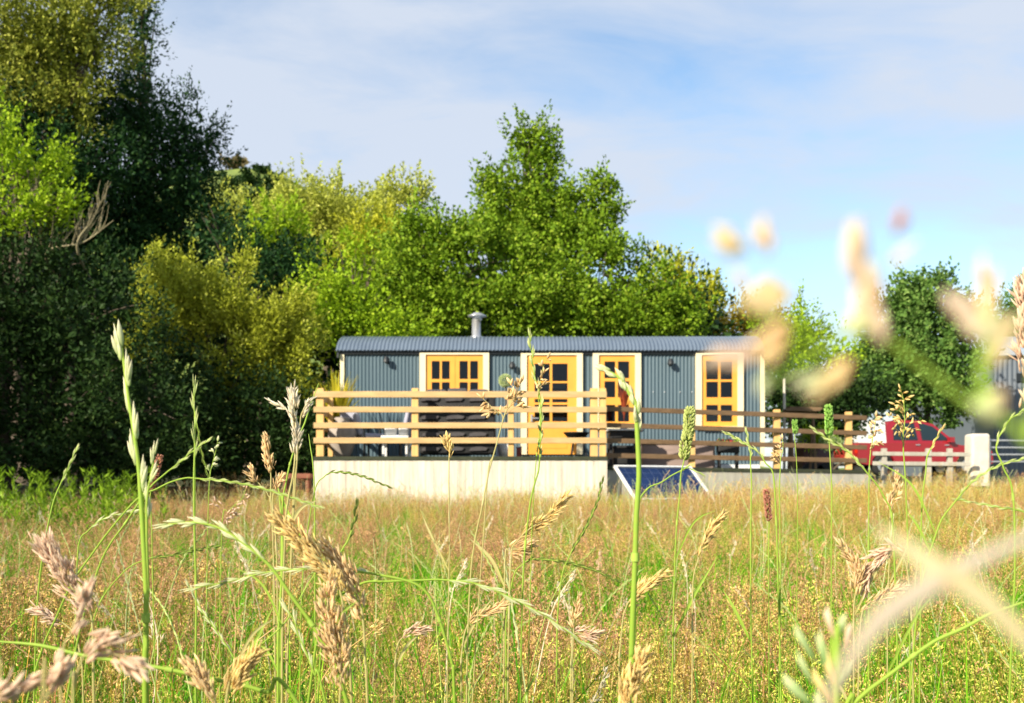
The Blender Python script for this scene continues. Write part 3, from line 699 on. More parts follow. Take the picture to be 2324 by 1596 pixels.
# fire bowl
fbw = empty('fire_bowl', (dx(1308, 20.4), 20.4, DZ), 'wide black fire bowl on a stand in front of the door', 'fire bowl')
bz = dz(986, 20.4); mb = MB(); mb.lathe([(0, bz - .1), (.14, bz - .085), (.235, bz + .02), (.25, bz + .035), (.225, bz + .02), (.13, bz - .065), (0, bz - .08)], dx(1308, 20.4), 20.4, 24); mb.build('bowl', black, fbw, smooth=True)
for a in (0, 2.1, 4.2):
    mb = MB(); mb.tube([(dx(1308, 20.4) + .1 * math.cos(a), 20.4 + .1 * math.sin(a), bz - .09), (dx(1308, 20.4) + .2 * math.cos(a), 20.4 + .2 * math.sin(a), DZ)], .012, 6); mb.build('leg', black, fbw)
# small storage crates by the door
for x0, x1, m_, h, lb in ((1127, 1150, lav, .26, 'pale plastic crate on the deck left of the door'), (1172, 1184, redcrate, .22, 'small brick red crate on the deck against the door surround')):
    e = empty('storage_crate', (dx((x0 + x1) / 2, 21), 21, DZ), lb, 'crate', 'crates by the door')
    rbox(dx(x0, 21), dx(x1, 21), 20.9, 21.15, DZ, DZ + h, 'crate_body', m_, e, .01); rbox(dx(x0, 21) - .01, dx(x1, 21) + .01, 20.89, 21.16, DZ + h, DZ + h + .02, 'rim', whitep, e, .005)
# black table with pale top and red leaved plant at the second opening
LZ = lambda x: float(P2((x - 1376) / 600, 1060, 1068)[2])
bt_ = empty('garden_table', (dx(1412, 20.6), 20.6, LZ(1412)), 'black garden table with pale top under the narrow window', 'table')
tz = dz(977, 20.6)
rbox(dx(1377, 20.6), dx(1456, 20.6), 20.3, 20.9, tz - .02, tz + .01, 'table_top', whitep, bt_, .005)
rbox(dx(1381, 20.6), dx(1448, 20.6), 20.34, 20.86, tz - .15, tz - .021, 'apron', black, bt_, .01)
for a in (1384, 1445):
    for yy in (20.37, 20.83): rbox(dx(a, 20.6) - .03, dx(a, 20.6) + .03, yy - .03, yy + .03, LZ(1412), tz - .15, 'leg', black, bt_, .005)
e = empty('black_trunk', (dx(1410, 20.4), 20.5, LZ(1410)), 'black storage trunk under the garden table', 'trunk')
rbox(dx(1392, 20.5), dx(1438, 20.5), 20.45, 20.75, LZ(1410), LZ(1410) + .36, 'trunk_body', black, e, .02); rbox(dx(1391, 20.5), dx(1439, 20.5), 20.44, 20.76, LZ(1410) + .362, LZ(1410) + .42, 'lid', black, e, .02)
rl = empty('red_leaved_plant', (dx(1416, 20.5), 20.5, tz + .01), 'rust red leaved plant standing on the garden table', 'plant')
mb = MB(); c0 = np.array([dx(1416, 20.5), 20.5, tz + .1])
for i in range(34):
    a = random.uniform(0, 6.28); s = np.linspace(0, 1, 7)[:, None]; dr = np.array([math.cos(a), math.sin(a), 0]); o_ = random.uniform(.03, .2); l = random.uniform(.45, .78)
    P = c0 + dr * o_ * s ** 2 + np.array([0, 0, 1]) * l * s; sd = np.cross(dr, [0, 0, 1]); wd = .016 * np.sin(np.clip(s * 2.8 + .2, 0, math.pi)) * (s > .35) + .002
    mb.add(np.vstack([P - sd * wd, P + sd * wd]), [(j, j + 1, j + 8, j + 7) for j in range(6)])
mb.build('red_leaves', leafmat('rust_red_leaf', (.18, .035, .02), (.34, .07, .03), (.4, .13, .06)), rl)
mb = MB(); mb.lathe([(0, 0), (.06, 0), (.08, .11), (.065, .11), (0, .09)], c0[0], c0[1], 16, tz + .011); mb.build('plant_pot', terracotta, rl, smooth=True)
# pinkish storage bench
e = empty('storage_bench', (dx(1550, 21), 21.1, LZ(1550)), 'long pinkish grey timber storage bench against the hut on the lower deck', 'bench')
bz = dz(1006, 21); rbox(dx(1459, 21), dx(1622, 21), 20.95, 21.5, LZ(1550), bz - .03, 'bench_box', pinkgrey, e, .01); rbox(dx(1457, 21), dx(1624, 21), 20.93, 21.52, bz - .03, bz, 'bench_lid', pinkgrey, e, .01)
# planter of red flowers
for X_, lb in ((1652, 'dark trough of red geraniums on a stand at the right end of the lower deck'),):
    e = empty('flower_trough', (dx(X_, 20.9), 20.9, LZ(X_)), lb, 'planter')
    z0 = dz(1028, 20.9); rbox(dx(X_ - 24, 20.9), dx(X_ + 24, 20.9), 20.8, 21.0, z0, z0 + .13, 'trough', black, e, .01)
    for a in (-20, 20): rbox(dx(X_ + a, 20.9) - .02, dx(X_ + a, 20.9) + .02, 20.82, 20.98, LZ(X_), z0, 'leg', black, e, .004)
    n = 500; P = np.stack([rng.uniform(dx(X_ - 24, 20.9), dx(X_ + 24, 20.9), n), rng.normal(20.9, .07, n), z0 + .13 + np.abs(rng.normal(0, .05, n))], -1)
    mb = MB(); add_leaves(mb, P, rand_unit(n) * .5 + [0, 0, .8], .04, .7); mb.build('leaves', g_bright, e)
    P = np.stack([rng.uniform(dx(X_ - 22, 20.9), dx(X_ + 10, 20.9), 150), rng.normal(20.85, .05, 150), z0 + .2 + np.abs(rng.normal(0, .025, 150))], -1)
    mb = MB(); add_leaves(mb, P, rand_unit(150), .03, .9); mb.build('flowers', mat('red_petals', (.5, .02, .03), .6), e)

# solar panel
def solar():
    Y = 18.7; tl = W(1396, 1060, Y); th = math.radians(24); wdt = (1579 - 1396) / F * Y / math.cos(th)
    a = np.array([math.cos(th), math.sin(th), 0]); f_ = np.array([math.sin(th), -math.cos(th), 0])
    down = f_ * .70 + np.array([0, 0, -.56]); tr_ = tl + a * wdt; lnD = np.linalg.norm(down); dn = down / lnD
    e = empty('solar_panel', (tl[0] + .7, Y, .3), 'blue solar panel with white frame leaning on a stand before the deck', 'solar panel')
    nrm = np.cross(a, -dn); nrm /= np.linalg.norm(nrm)
    if nrm[1] > 0: nrm = -nrm
    me = MB(); me.add([(0, 0, 0), (wdt, 0, 0), (wdt, lnD, 0), (0, lnD, 0)], [(0, 1, 2, 3)])
    o = link(bpy.data.objects.new('cell_surface', me.mesh('cell_surface', cells)))
    from mathutils import Matrix
    M = Matrix(((a[0], dn[0], nrm[0], tl[0]), (a[1], dn[1], nrm[1], tl[1]), (a[2], dn[2], nrm[2], tl[2]), (0, 0, 0, 1)))
    o.parent = e; o.matrix_parent_inverse = e.matrix_basis.inverted(); o.matrix_basis = M
    fr = MB(); off = nrm * .004
    for p, q in ((tl, tr_), (tl + down, tr_ + down)): fr.beam(p - a * .02 + off, q + a * .02 + off, .035, .05, nrm)
    for p in (tl, tr_): fr.beam(p + off, p + down + off, .035, .05, nrm)
    fr.build('frame', whitep, e)
    st = MB()
    for p in (tl + a * .15, tr_ - a * .15):
        b0 = p - f_ * .35; g = float(gz(b0[0], b0[1])); st.beam(p - nrm * .03, (b0[0], b0[1], g - .05), .04, .04, (0, 1, 0.01))
        q = p + down; g = float(gz(q[0], q[1])); st.beam(q - nrm * .03, (q[0], q[1], g - .05), .04, .04, (0, 1, 0.01))
    st.build('stand', steel, e)
solar()
# reddish bench beside the deck
e = empty('timber_bench', (dx(672), 19.9, float(gz(-4, 19.9))), 'low reddish brown timber bench left of the deck skirt', 'bench')
zb = dz(1083, 19.9); rbox(dx(640, 19.9), dx(709, 19.9), 19.7, 20.1, zb - .03, zb + .06, 'seat', redwood, e, .01)
for a in (650, 700): rbox(dx(a, 19.9) - .03, dx(a, 19.9) + .03, 19.75, 20.05, float(gz(-4, 19.9)) - .05, zb - .03, 'leg', redwood, e, .005)

# ------------------------------------------------------------------ yard on the right
# pickup truck
def pickup():
    Y = 34.0; k = F / Y; g = hz(951, Y) - 1.78; x0 = hx(1948, Y)
    e = empty('pickup_truck', (x0 + 2, Y, g), 'red pickup truck with white canopy over its load bed', 'truck')
    th = math.radians(11); ca, sa = math.cos(th), math.sin(th)
    def tw(V):
        V = np.asarray(V, float); return np.stack([x0 + V[:, 0] * ca - V[:, 1] * sa, Y + V[:, 0] * sa + V[:, 1] * ca, g + V[:, 2]], -1)
    def prism(name, poly, w0, w1, m, par=e, taper=None, bev=.03):
        mb = MB(); n = len(poly)
        V = [(p[0], w0 + (taper(p[1]) if taper else 0), p[1]) for p in poly] + [(p[0], w1 - (taper(p[1]) if taper else 0), p[1]) for p in poly]
        mb.add(tw(V), [(i, (i + 1) % n, n + (i + 1) % n, n + i) for i in range(n)])
        mb.add(tw(V[:n]), [tuple(range(n))[::-1]]); mb.add(tw(V[n:]), [tuple(range(n))])
        o = mb.build(name, m, par)
        if bev: b = o.modifiers.new('bevel', 'BEVEL'); b.width = bev; b.segments = 3; b.limit_method = 'ANGLE'; b.angle_limit = .5
        return o
    def arcp(cx_, r, n=9): return [(cx_ + r * math.cos(t), .36 + r * math.sin(t)) for t in np.linspace(math.pi, 0, n)]
    body = [(0, .42), (0, 1.0), (.02, 1.04), (3.25, 1.06), (3.5, 1.0), (4.45, .93), (4.62, .8), (4.66, .45), (4.5, .36)] + arcp(3.75, .4)[::-1] + arcp(.85, .4)[::-1] + [(.3, .36)]
    prism('body', body, 0, 1.74, redcar)
    tp_ = lambda z: max(0, (z - 1.04)) * .22
    cab = [(.98, 1.045), (1.02, 1.55), (1.12, 1.72), (1.4, 1.78), (2.2, 1.76), (2.65, 1.66), (3.35, 1.1), (3.35, 1.045)]
    cb = prism('cab', cab, .03, 1.71, redcar, taper=tp_)
    can = [(.02, 1.045), (.0, 1.5), (.1, 1.72), (.25, 1.76), (.95, 1.76), (.99, 1.72), (.98, 1.045)]
    prism('canopy', can, .05, 1.69, whitep, taper=lambda z: max(0, z - 1.04) * .18, bev=.07)
    def pane_(name, poly, off=.012):
        V = [(p[0], .03 + tp_(p[1]) - off, p[1]) for p in poly]; V2 = [(p[0], v[1] + .02, p[1]) for p, v in zip(poly, V)]
        mb = MB(); n = len(poly); mb.add(tw(V), [tuple(range(n))]); mb.add(tw(V + V2), [(i, n + i, n + (i + 1) % n, (i + 1) % n) for i in range(n)]); mb.build(name, glassdark, cb)
    pane_('side_window', [(1.22, 1.14), (1.25, 1.56), (1.42, 1.68), (1.98, 1.69), (2.05, 1.14)])
    pane_('side_window', [(2.2, 1.14), (2.15, 1.68), (2.3, 1.67), (2.62, 1.58), (3.12, 1.17), (3.1, 1.14)])
    mb = MB(); mb.box(-.012, .012, .06, .2, .72, 1.0); mb.V = [tw(v) for v in mb.V]; mb.build('tail_light', lampred, e)
    mb = MB(); mb.box(-.012, .012, 1.54, 1.68, .72, 1.0); mb.V = [tw(v) for v in mb.V]; mb.build('tail_light', lampred, e)
    mb = MB(); mb.box(-.1, .0, .1, 1.64, .42, .56); mb.V = [tw(v) for v in mb.V]; mb.build('rear_bumper', steel, e)
    mb = MB(); mb.box(-.02, .0, .35, 1.39, 1.25, 1.58); mb.V = [tw(v) for v in mb.V]; mb.build('rear_window', glassdark, e)
    for xh in (1.95, 2.95):
        mb = MB(); mb.box(xh, xh + .14, -.03, .005, .98, 1.01); mb.V = [tw(v) for v in mb.V]; mb.build('door_handle', steel, e)
    mb = MB(); mb.box(3.05, 3.2, -.16, .02, 1.08, 1.24); mb.V = [tw(v) for v in mb.V]; mb.build('wing_mirror', redcar, e)
    for cx_ in (.85, 3.75):
        for yy in (.02, 1.5):
            mb = MB(); n = 26; ph = np.arange(n) * 2 * math.pi / n; pr = [(.2, 0), (.34, 0), (.36, .03), (.36, .19), (.34, .22), (.2, .22)]
            V = [(cx_ + r_ * math.cos(p), yy + o_, .36 + r_ * math.sin(p)) for r_, o_ in pr for p in ph]
            mb.add(tw(V), [(i * n + j, i * n + (j + 1) % n, (i + 1) * n + (j + 1) % n, (i + 1) * n + j) for i in range(5) for j in range(n)]); w = mb.build('wheel', rubber, e, smooth=True)
            mb = MB(); V = [(cx_ + .2 * math.cos(p), yy + .02, .36 + .2 * math.sin(p)) for p in ph]; mb.add(tw(V), [tuple(range(n))]); mb.build('rim', steel, w)
pickup()
# white gate post, low fence, pole
e = empty('gate_post', (hx(2218, 23), 23, float(gz(10, 23))), 'thick white rendered stone gate post with rounded top in front of the pickup', 'post')
mb = MB(); w = hx(2240, 23) - hx(2196, 23); mb.box(hx(2196, 23), hx(2240, 23), 22.8, 22.8 + w, .5, hz(985, 23)); o = mb.build('post_body', gatestone, e, smooth=False)
bv = o.modifiers.new('bevel', 'BEVEL'); bv.width = .07; bv.segments = 5
fen = empty('low_fence', (hx(2060, 22.5), 22.5, .9), 'low post and rail field fence between the lower deck and the white gate post', 'fence')
for x in (2006, 2107, 2155):
    g = float(gz(8, 22.5)); beam_part('fence_post', (hx(x, 22.5), 22.5, g - .3), (hx(x, 22.5), 22.5, hz(1018, 22.5)), .1, .1, greywood2, fen, (0, 1, 0))
for y_ in (1030, 1052): beam_part('fence_rail', (hx(1978, 22.5), 22.43, hz(y_, 22.5)), (hx(2200, 22.5), 22.43, hz(y_ + 2, 22.5)), .035, .08, greywood2, fen)
fen = empty('metal_gate', (hx(2300, 23), 23, .9), 'grey field gate right of the white gate post', 'gate')
for y_ in (1000, 1016, 1032, 1048): beam_part('gate_bar', (hx(2240, 23), 22.95, hz(y_, 23)), (hx(2420, 23), 22.95, hz(y_, 23)), .035, .035, steel, fen)
for x in (2246, 2330, 2415): beam_part('gate_upright', (hx(x, 23), 22.99, hz(1056, 23)), (hx(x, 23), 22.99, hz(996, 23)), .035, .035, steel, fen, (0, 1, 0))
mb = MB(); g = float(gz(6, 25)); mb.tube([(hx(1780, 25), 25, g - .3), (hx(1780, 25), 25, hz(860, 25))], [.035, .028], 8); o = mb.build('wooden_pole', greywood, smooth=True); tag(o, 'thin upright weathered pole right of the hut corner', 'pole')
# timber stack
PK = 'planks stacked behind the lower deck'
for i, (x0, x1, y_, t) in enumerate(((1780, 1858, 931, .0), (1788, 1862, 926, .04), (1776, 1850, 937, -.03))):
    mb = MB(); mb.beam(W(x0, y_, 24.5 + .12 * i), W(x1, y_ + 40 * t, 24.6 + .12 * i), .22, .05); o = mb.build('plank', brownwood); tag(o, ['brown plank in the middle of the stack behind the lower deck', 'uppermost brown plank on the stack behind the lower deck', 'lowest brown plank of the stack behind the lower deck'][i], 'plank', PK)
e = empty('plank_trestle', (hx(1820, 24.6), 24.6, float(gz(6.5, 24.6))), 'dark trestle carrying the stacked planks', 'trestle')
for x in (1795, 1845):
    for s in (-1, 1): beam_part('leg', (hx(x, 24.6), 24.6 + s * .3, float(gz(6.5, 24.6))), (hx(x, 24.6), 24.6, hz(941, 24.6)), .05, .05, brownwood, e, (0, 1, 0.01))
# small green bush and shed crate in the yard
tree('yard_bush', 'small bright green bush behind the lower deck rails', 25, [(1850, 985, 22, 18), (1835, 1000, 25, 18), (1875, 1000, 20, 16)], g_bright, L=.06, puff=.12, per=30, cat='shrub', sprig=10, fill=.3)
tree('flower_bush', 'small bush with white blossom at the end of the lower deck', 24, [(1880, 1004, 18, 12), (1896, 1010, 16, 10)], leafmat('white_blossom', (.2, .3, .06), (.3, .4, .12), (.8, .8, .78)), L=.04, puff=.07, per=30, cat='shrub', sprig=0, fill=.3)
e = empty('quad_trailer', (hx(1850, 26), 26, float(gz(7, 26))), 'small dark red and grey trailer behind the lower deck rails', 'trailer')
g = float(gz(7, 26)); rbox(hx(1815, 26), hx(1885, 26), 25.7, 26.5, g + .3, hz(1012, 26) , 'trailer_box', mat('dark_maroon_paint', (.07, .015, .015), .4), e, .02)
rbox(hx(1820, 26), hx(1860, 26), 25.8, 26.4, hz(1012, 26) + .003, hz(985, 26), 'trailer_load', greycush, e, .05)
for x in (1835, 1868):
    mb = MB(); n = 20; ph = np.arange(n) * 2 * math.pi / n
    V = [(hx(x, 26) + .3 * math.cos(p), 25.6 + o_, g + .3 + .3 * math.sin(p)) for o_ in (0, .09) for p in ph]; mb.add(V, [(j, (j + 1) % n, n + (j + 1) % n, n + j) for j in range(n)]); mb.add(V[:n], [tuple(range(n))]); mb.build('wheel', rubber, e)
# barn
e = empty('barn', (hx(2400, 47), 47, float(gz(22, 47))), 'large dark grey metal barn cut by the right edge', 'barn')
bx0 = hx(2256, 45); bx1 = bx0 + 16; bzt = hz(806, 45); by1 = 57
mb = MB(); n = 320; xs = np.linspace(bx0, bx1, n + 1); yy = 45 - .02 * np.sin(xs / .2 * 2 * math.pi)
mb.add(np.concatenate([np.stack([xs, yy, np.full_like(xs, z)], -1) for z in (1.0, bzt)]), [(i, i + 1, i + n + 2, i + n + 1) for i in range(n)])
mb.add([(bx0, 45, 1), (bx0, by1, 1), (bx0, by1, bzt), (bx0, 51, bzt + 1.5), (bx0, 45, bzt)], [(0, 1, 2, 3, 4)]); mb.build('wall', barnm, e)
mb = MB(); mb.prism([(44.8, bzt - .03), (51, bzt + 1.5), (57.2, bzt - .03), (57.2, bzt + .1), (51, bzt + 1.63), (44.8, bzt + .1)], 0, bx0 - .2, bx1); mb.build('roof', barnroof, e)
mb = MB(); mb.box(bx0 + .9, bx0 + 3.0, 44.93, 44.97, bzt - 1.1, bzt - .75); mb.build('vent_louvre', darkm, e)

# ------------------------------------------------------------------ grasses
def lens_t(n, rings):
    V = [(0, 0, 0)]; t = [0]
    for z, r in rings:
        for k in range(n):
            a = 2 * math.pi * k / n; V.append((r * math.cos(a), r * .6 * math.sin(a), z)); t.append(z)
    V.append((0, 0, 1)); t.append(1); m = len(rings); Fq = []; 
    for k in range(n): Fq.append((0, 1 + (k + 1) % n, 1 + k, 1 + k))
    for i in range(m - 1):
        for k in range(n): Fq.append((1 + i * n + k, 1 + i * n + (k + 1) % n, 1 + (i + 1) * n + (k + 1) % n, 1 + (i + 1) * n + k))
    for k in range(n): Fq.append((1 + (m - 1) * n + k, 1 + (m - 1) * n + (k + 1) % n, 1 + m * n, 1 + m * n))
    tri = np.array([(f[0], f[1], f[2]) for f in Fq if f[2] == f[3]]); quad = np.array([f for f in Fq if f[2] != f[3]])
    tr2 = np.concatenate([tri] + ([quad[:, [0, 1, 2]], quad[:, [0, 2, 3]]] if len(quad) else []))
    return np.array(V, float), tr2, np.array(t, float)
LENS = lens_t(7, [(.08, .28), (.25, .46), (.5, .5), (.75, .32), (.92, .12)])
LOW = lens_t(3, [(.45, .5)])

def frames(D, roll=None):
    n = len(D); D = D / (np.linalg.norm(D, axis=1)[:, None] + 1e-12)
    r = rand_unit(n) if roll is None else roll
    A = np.cross(D, r); A /= np.linalg.norm(A, axis=1)[:, None] + 1e-12
    return A, np.cross(D, A), D
def put_lens(mb, P, D, L, Wd, T=LENS, roll=None):
    A, B, D = frames(np.asarray(D, float), roll); n = len(P)
    L = np.broadcast_to(L, (n,)); Wd = np.broadcast_to(Wd, (n,))
    M = np.stack([A * Wd[:, None], B * Wd[:, None], D * L[:, None]], -1)
    mb.stamp(T[0], T[1], T[2], M, np.asarray(P))

def along(P, s):
    d = np.r_[0, np.cumsum(np.linalg.norm(np.diff(P, axis=0), axis=1))]; s = np.asarray(s) * d[-1]
    X = np.stack([np.interp(s, d, P[:, i]) for i in range(3)], -1)
    Tn = np.gradient(P, axis=0); Tn /= np.linalg.norm(Tn, axis=1)[:, None] + 1e-12
    D = np.stack([np.interp(s, d, Tn[:, i]) for i in range(3)], -1)
    return X, D / (np.linalg.norm(D, axis=1)[:, None] + 1e-12), d[-1]

def head_rye(mb, P, L, Wd, gap=.55, T=LENS, fl=5, view=np.array([0, 1, 0.])):
    """P runs from the base of the ear to its tip; flattened spikelets sit left and right in turn"""
    _, _, ln = along(P, [0]); n = max(4, int(ln / (L * gap)))
    s = (np.arange(n) + .5) / n; X, D, _ = along(P, s)
    side = np.cross(D, view + .35 * rng.normal(size=(n, 3))); side /= np.linalg.norm(side, axis=1)[:, None]
    side *= np.where(np.arange(n) % 2, 1, -1)[:, None]
    for k in range(fl):
        f = k / max(1, fl - 1); sg = 1 if k % 2 else -1
        sc = (1 - .35 * f) * np.where(s > .93, .8, 1)
        d = D + side * (.16 + .16 * sg * (1 - f) + .04 * rng.normal(size=(n, 1)))
        put_lens(mb, X + side * Wd * .22 + D * (L * .42 * f), d, L * .62 * sc, Wd * .62 * sc, T)
    put_lens(mb, X + side * Wd * .1, D + side * .1, L * .95, Wd * .5, T)
    put_lens(mb, P[-1:], D[-1:], L * .7, Wd * .6, T)
def head_fog(mb, P, L, Wd, R, n, spread=.45, T=LENS, clump=9):
    """plume: spikelets in clumps pointing up and out along the axis"""
    nc = max(3, n // clump); s = np.sort(rng.random(nc)) ** .9; X, D, ln = along(P, s)
    ph = rng.random(nc) * 6.28; A, B, _ = frames(D); rad = A * np.cos(ph)[:, None] + B * np.sin(ph)[:, None]
    prof = np.sin(np.clip((.12 + s * .88), 0, 1) * math.pi) ** .6 * (1 - .35 * s)
    C = X + rad * (R * prof * rng.uniform(.3, 1, nc))[:, None]
    ci = np.repeat(np.arange(nc), clump); m = len(ci)
    off = rng.normal(size=(m, 3)) * (R * .28) + D[ci] * (rng.uniform(-.6, .9, m) * L)[:, None]
    d = D[ci] + rad[ci] * spread * rng.uniform(.2, 1.2, (m, 1)) + .18 * rng.normal(size=(m, 3))
    put_lens(mb, C[ci] + off, d, L * rng.uniform(.7, 1.15, m), Wd * rng.uniform(.7, 1.1, m), T)
    put_lens(mb, np.repeat(P[-1:], 4, 0) - D[-1:] * L * .4, D[-1:] + .2 * rng.normal(size=(4, 3)), L, Wd, T)
def head_tim(mb, P, R, n, L, T=LOW):
    s = rng.random(n); X, D, _ = along(P, s); A, B, _ = frames(D); ph = rng.random(n) * 6.28
    rad = A * np.cos(ph)[:, None] + B * np.sin(ph)[:, None]; pr = np.clip(np.sin(np.clip(s * .92 + .06, 0, 1) * math.pi) * 3, 0, 1)
    put_lens(mb, X + rad * (R * .55 * pr)[:, None], rad * .8 + D * .9, L, L * .45, T)
def head_open(mb, P, L, Wd, R, nb, per, T=LENS, st=None, dr=.3):
    """loose panicle: thin branches with spikelets near their ends"""
    s = np.linspace(.02, .95, nb); X, D, ln = along(P, s)
    for i in range(nb):
        A, B, _ = frames(D[i:i + 1]); ph = i * 2.4 + rng.random(); rad = (A * math.cos(ph) + B * math.sin(ph))[0]
        l = R * (1.15 - s[i]) * rng.uniform(.7, 1.2); e = X[i] + rad * l + D[i] * l * .9 - np.array([0, 0, dr * l * .5])
        q = catmull([X[i], X[i] + rad * l * .4 + D[i] * l * .55, e], 4)
        (st or mb).tube(q, Wd * .09, 4, t=np.full(len(q), .2))
        k = max(1, int(per * (1.2 - s[i]))); u = rng.uniform(.35, 1, k); XX, DD, _ = along(q, u)
        put_lens(mb, XX + .12 * L * rng.normal(size=(k, 3)), DD + .45 * rng.normal(size=(k, 3)), L * rng.uniform(.7, 1.1, k), Wd, T)
    put_lens(mb, P[-1:], D[-1:], L, Wd, T)

green_st = seedmat('green_stem', (.30, .45, .05), (.42, .58, .10), .2)
straw_st = seedmat('straw_stem', (.52, .46, .16), (.62, .56, .26), .2)
S_green = seedmat('green_spikelet', (.34, .48, .09), (.72, .74, .36), .25)
S_pale = seedmat('pale_green_spikelet', (.50, .60, .22), (.85, .80, .55), .2)
S_tan = seedmat('tan_spikelet', (.78, .50, .21), (.95, .74, .42), .3)
S_gold = seedmat('golden_spikelet', (.78, .52, .17), (.95, .76, .34), .3)
S_pink = seedmat('pinkish_spikelet', (.74, .46, .30), (.95, .76, .56), .28)
S_dark = seedmat('shaded_green_spikelet', (.10, .15, .025), (.22, .28, .06), .3)  # darkened copy of the green; shade is put into its colour
S_red = seedmat('reddish_spikelet', (.45, .16, .09), (.60, .30, .20), .3)
S_white = seedmat('whitish_straw_spikelet', (.80, .66, .44), (.95, .88, .70), .25)
S_tim = seedmat('timothy_spikelet', (.34, .44, .07), (.66, .70, .26), .25)
S_brightg = seedmat('fresh_green_spikelet', (.20, .48, .06), (.42, .66, .16), .2)
S_npale = seedmat('near_pale_husk', (.78, .64, .34), (.92, .78, .48), .15, .5)
S_npink = seedmat('near_pink_husk', (.82, .62, .46), (.92, .78, .62), .15, .5)
S_softg = seedmat('soft_green_husk', (.30, .50, .14), (.74, .78, .44), .2, .4)
MATS = dict(softg=S_softg, npale=S_npale, npink=S_npink, green=S_green, pale=S_pale, tan=S_tan, gold=S_gold, pink=S_pink, dark=S_dark, red=S_red, white=S_white, tim=S_tim, bg=S_brightg)

def hero(kind, Y, pts, he, sz, col, name, label, cat='grass', r=2.2, stem=None, group=None, n=90, leafs=(), tail=True):
    """pts tip first, in view units at distance Y (a third value overrides Y); he = index where the head ends.
    sz = (spikelet length, width, head radius) in view units"""
    k = Y / F
    P = np.array([W(p[0], p[1], p[2] if len(p) > 2 else Y) for p in pts])
    if tail:                                              # carried down to the soil
        d = P[-1] - P[-2]; b = P[-1].copy(); run = max(0.02, b[2]); slope = np.clip(d[0] / max(.02, abs(d[2])), -.8, .8)
        b2 = np.array([b[0] + slope * run * .5, b[1] + .03, float(gz(b[0], b[1])) - .01])
        P = np.vstack([P, (P[-1] + b2) / 2 + [slope * run * .08, 0, 0], b2])
    per = 8; C = catmull(P, per); hi = he * per
    wob = np.interp(np.arange(len(C)), np.arange(0, len(C) + 6, 6), rng.normal(0, 1.6 * k, len(np.arange(0, len(C) + 6, 6))) * (1 if Y > .4 else 0)); C[:, 0] += wob
    root = empty(name, C[-1], label, cat, group)
    rad = np.interp(np.arange(len(C)), [0, hi, len(C) - 1], [r * .35 * k, r * .8 * k, r * 1.15 * k])
    mb = MB(); mb.tube(C, rad, 7, t=np.linspace(1, 0, len(C)))
    # nodes on the stalk
    for q in (hi + (len(C) - hi) // 3,):
        if q < len(C) - 2: mb.tube(C[q:q + 2], [rad[q] * 1.5] * 2, 7, t=[.9, .9])
    mb.build('stem', stem or green_st, root, smooth=True, attr=True)
    H = C[:hi + 1][::-1]; hb = MB(); m = MATS[col]; L, Wd, R = sz[0] * k, sz[1] * k, sz[2] * k
    if kind == 'fog' and Y >= .6: L, Wd, n = L * .95, Wd * .6, int(n * 2.1)
    if kind == 'rye': head_rye(hb, H, L, Wd, gap=sz[3] if len(sz) > 3 else .5)
    elif kind == 'fog': head_fog(hb, H, L, Wd, R, n)
    elif kind == 'tim': head_tim(hb, H, R, n, L, LENS)
    elif kind == 'open': head_open(hb, H, L, Wd, R, max(6, n // 8), 5)
    elif kind == 'bare': hb = None
    if hb is not None: hb.build('seed_head', m, root, smooth=True, attr=True)
    if Y >= .68 and tail and kind in ('rye', 'bare', 'fog', 'tim') and rng.random() < .38:
        for _ in range(rng.integers(1, 3)):
            cand = [q for q in range(hi + 4, len(C) - 10) if (HY - (C[q][2] - ZC) / C[q][1] * F) > 1210]
            if cand:
                q = cand[rng.integers(0, len(cand))]; u0 = CX + C[q][0] / C[q][1] * F; v0 = HY - (C[q][2] - ZC) / C[q][1] * F; sx = rng.choice([-1, 1]); ll = rng.uniform(70, 190) * .9 / Y
                leafs = tuple(leafs) + (((u0, v0), (u0 + sx * ll * .3, v0 - ll * .6), (u0 + sx * ll * rng.uniform(.5, .8), v0 - ll * rng.uniform(.8, 1.2)), rng.uniform(2.2, 4.2)),)
    for lf in leafs:                                      # (start, mid, end, width) in view units
        Q = catmull([W(x, y, Y) for x, y in lf[:3]], 8); wd = lf[3] * k * np.sin(np.linspace(.5, math.pi, len(Q)))
        T = np.gradient(Q, axis=0); sd = np.cross(T, [0, 1, .3]); sd /= np.linalg.norm(sd, axis=1)[:, None]
        lb = MB(); ln_ = len(Q); up_ = np.cross(sd, T / np.linalg.norm(T, axis=1)[:, None])
        V = np.vstack([Q - sd * wd[:, None], Q + up_ * wd[:, None] * .5, Q + sd * wd[:, None]])
        lb.add(V, [(j + a * ln_, j + 1 + a * ln_, j + 1 + (a + 1) * ln_, j + (a + 1) * ln_) for a in (0, 1) for j in range(ln_ - 1)], np.tile(np.linspace(0, 1, ln_), 3))
        lb.build('leaf', stem or green_st, root, smooth=True, attr=True)
    return root

NR, NF, NT, NO = 'ryegrass_stalk', 'plume_grass_stalk', 'timothy_stalk', 'panicle_grass_stalk'
GR, GF, GT, GO = 'green grass ears in the foreground', 'tan grass plumes in the foreground', 'cylindrical grass heads in the foreground', 'open grass panicles in the foreground'
H = hero
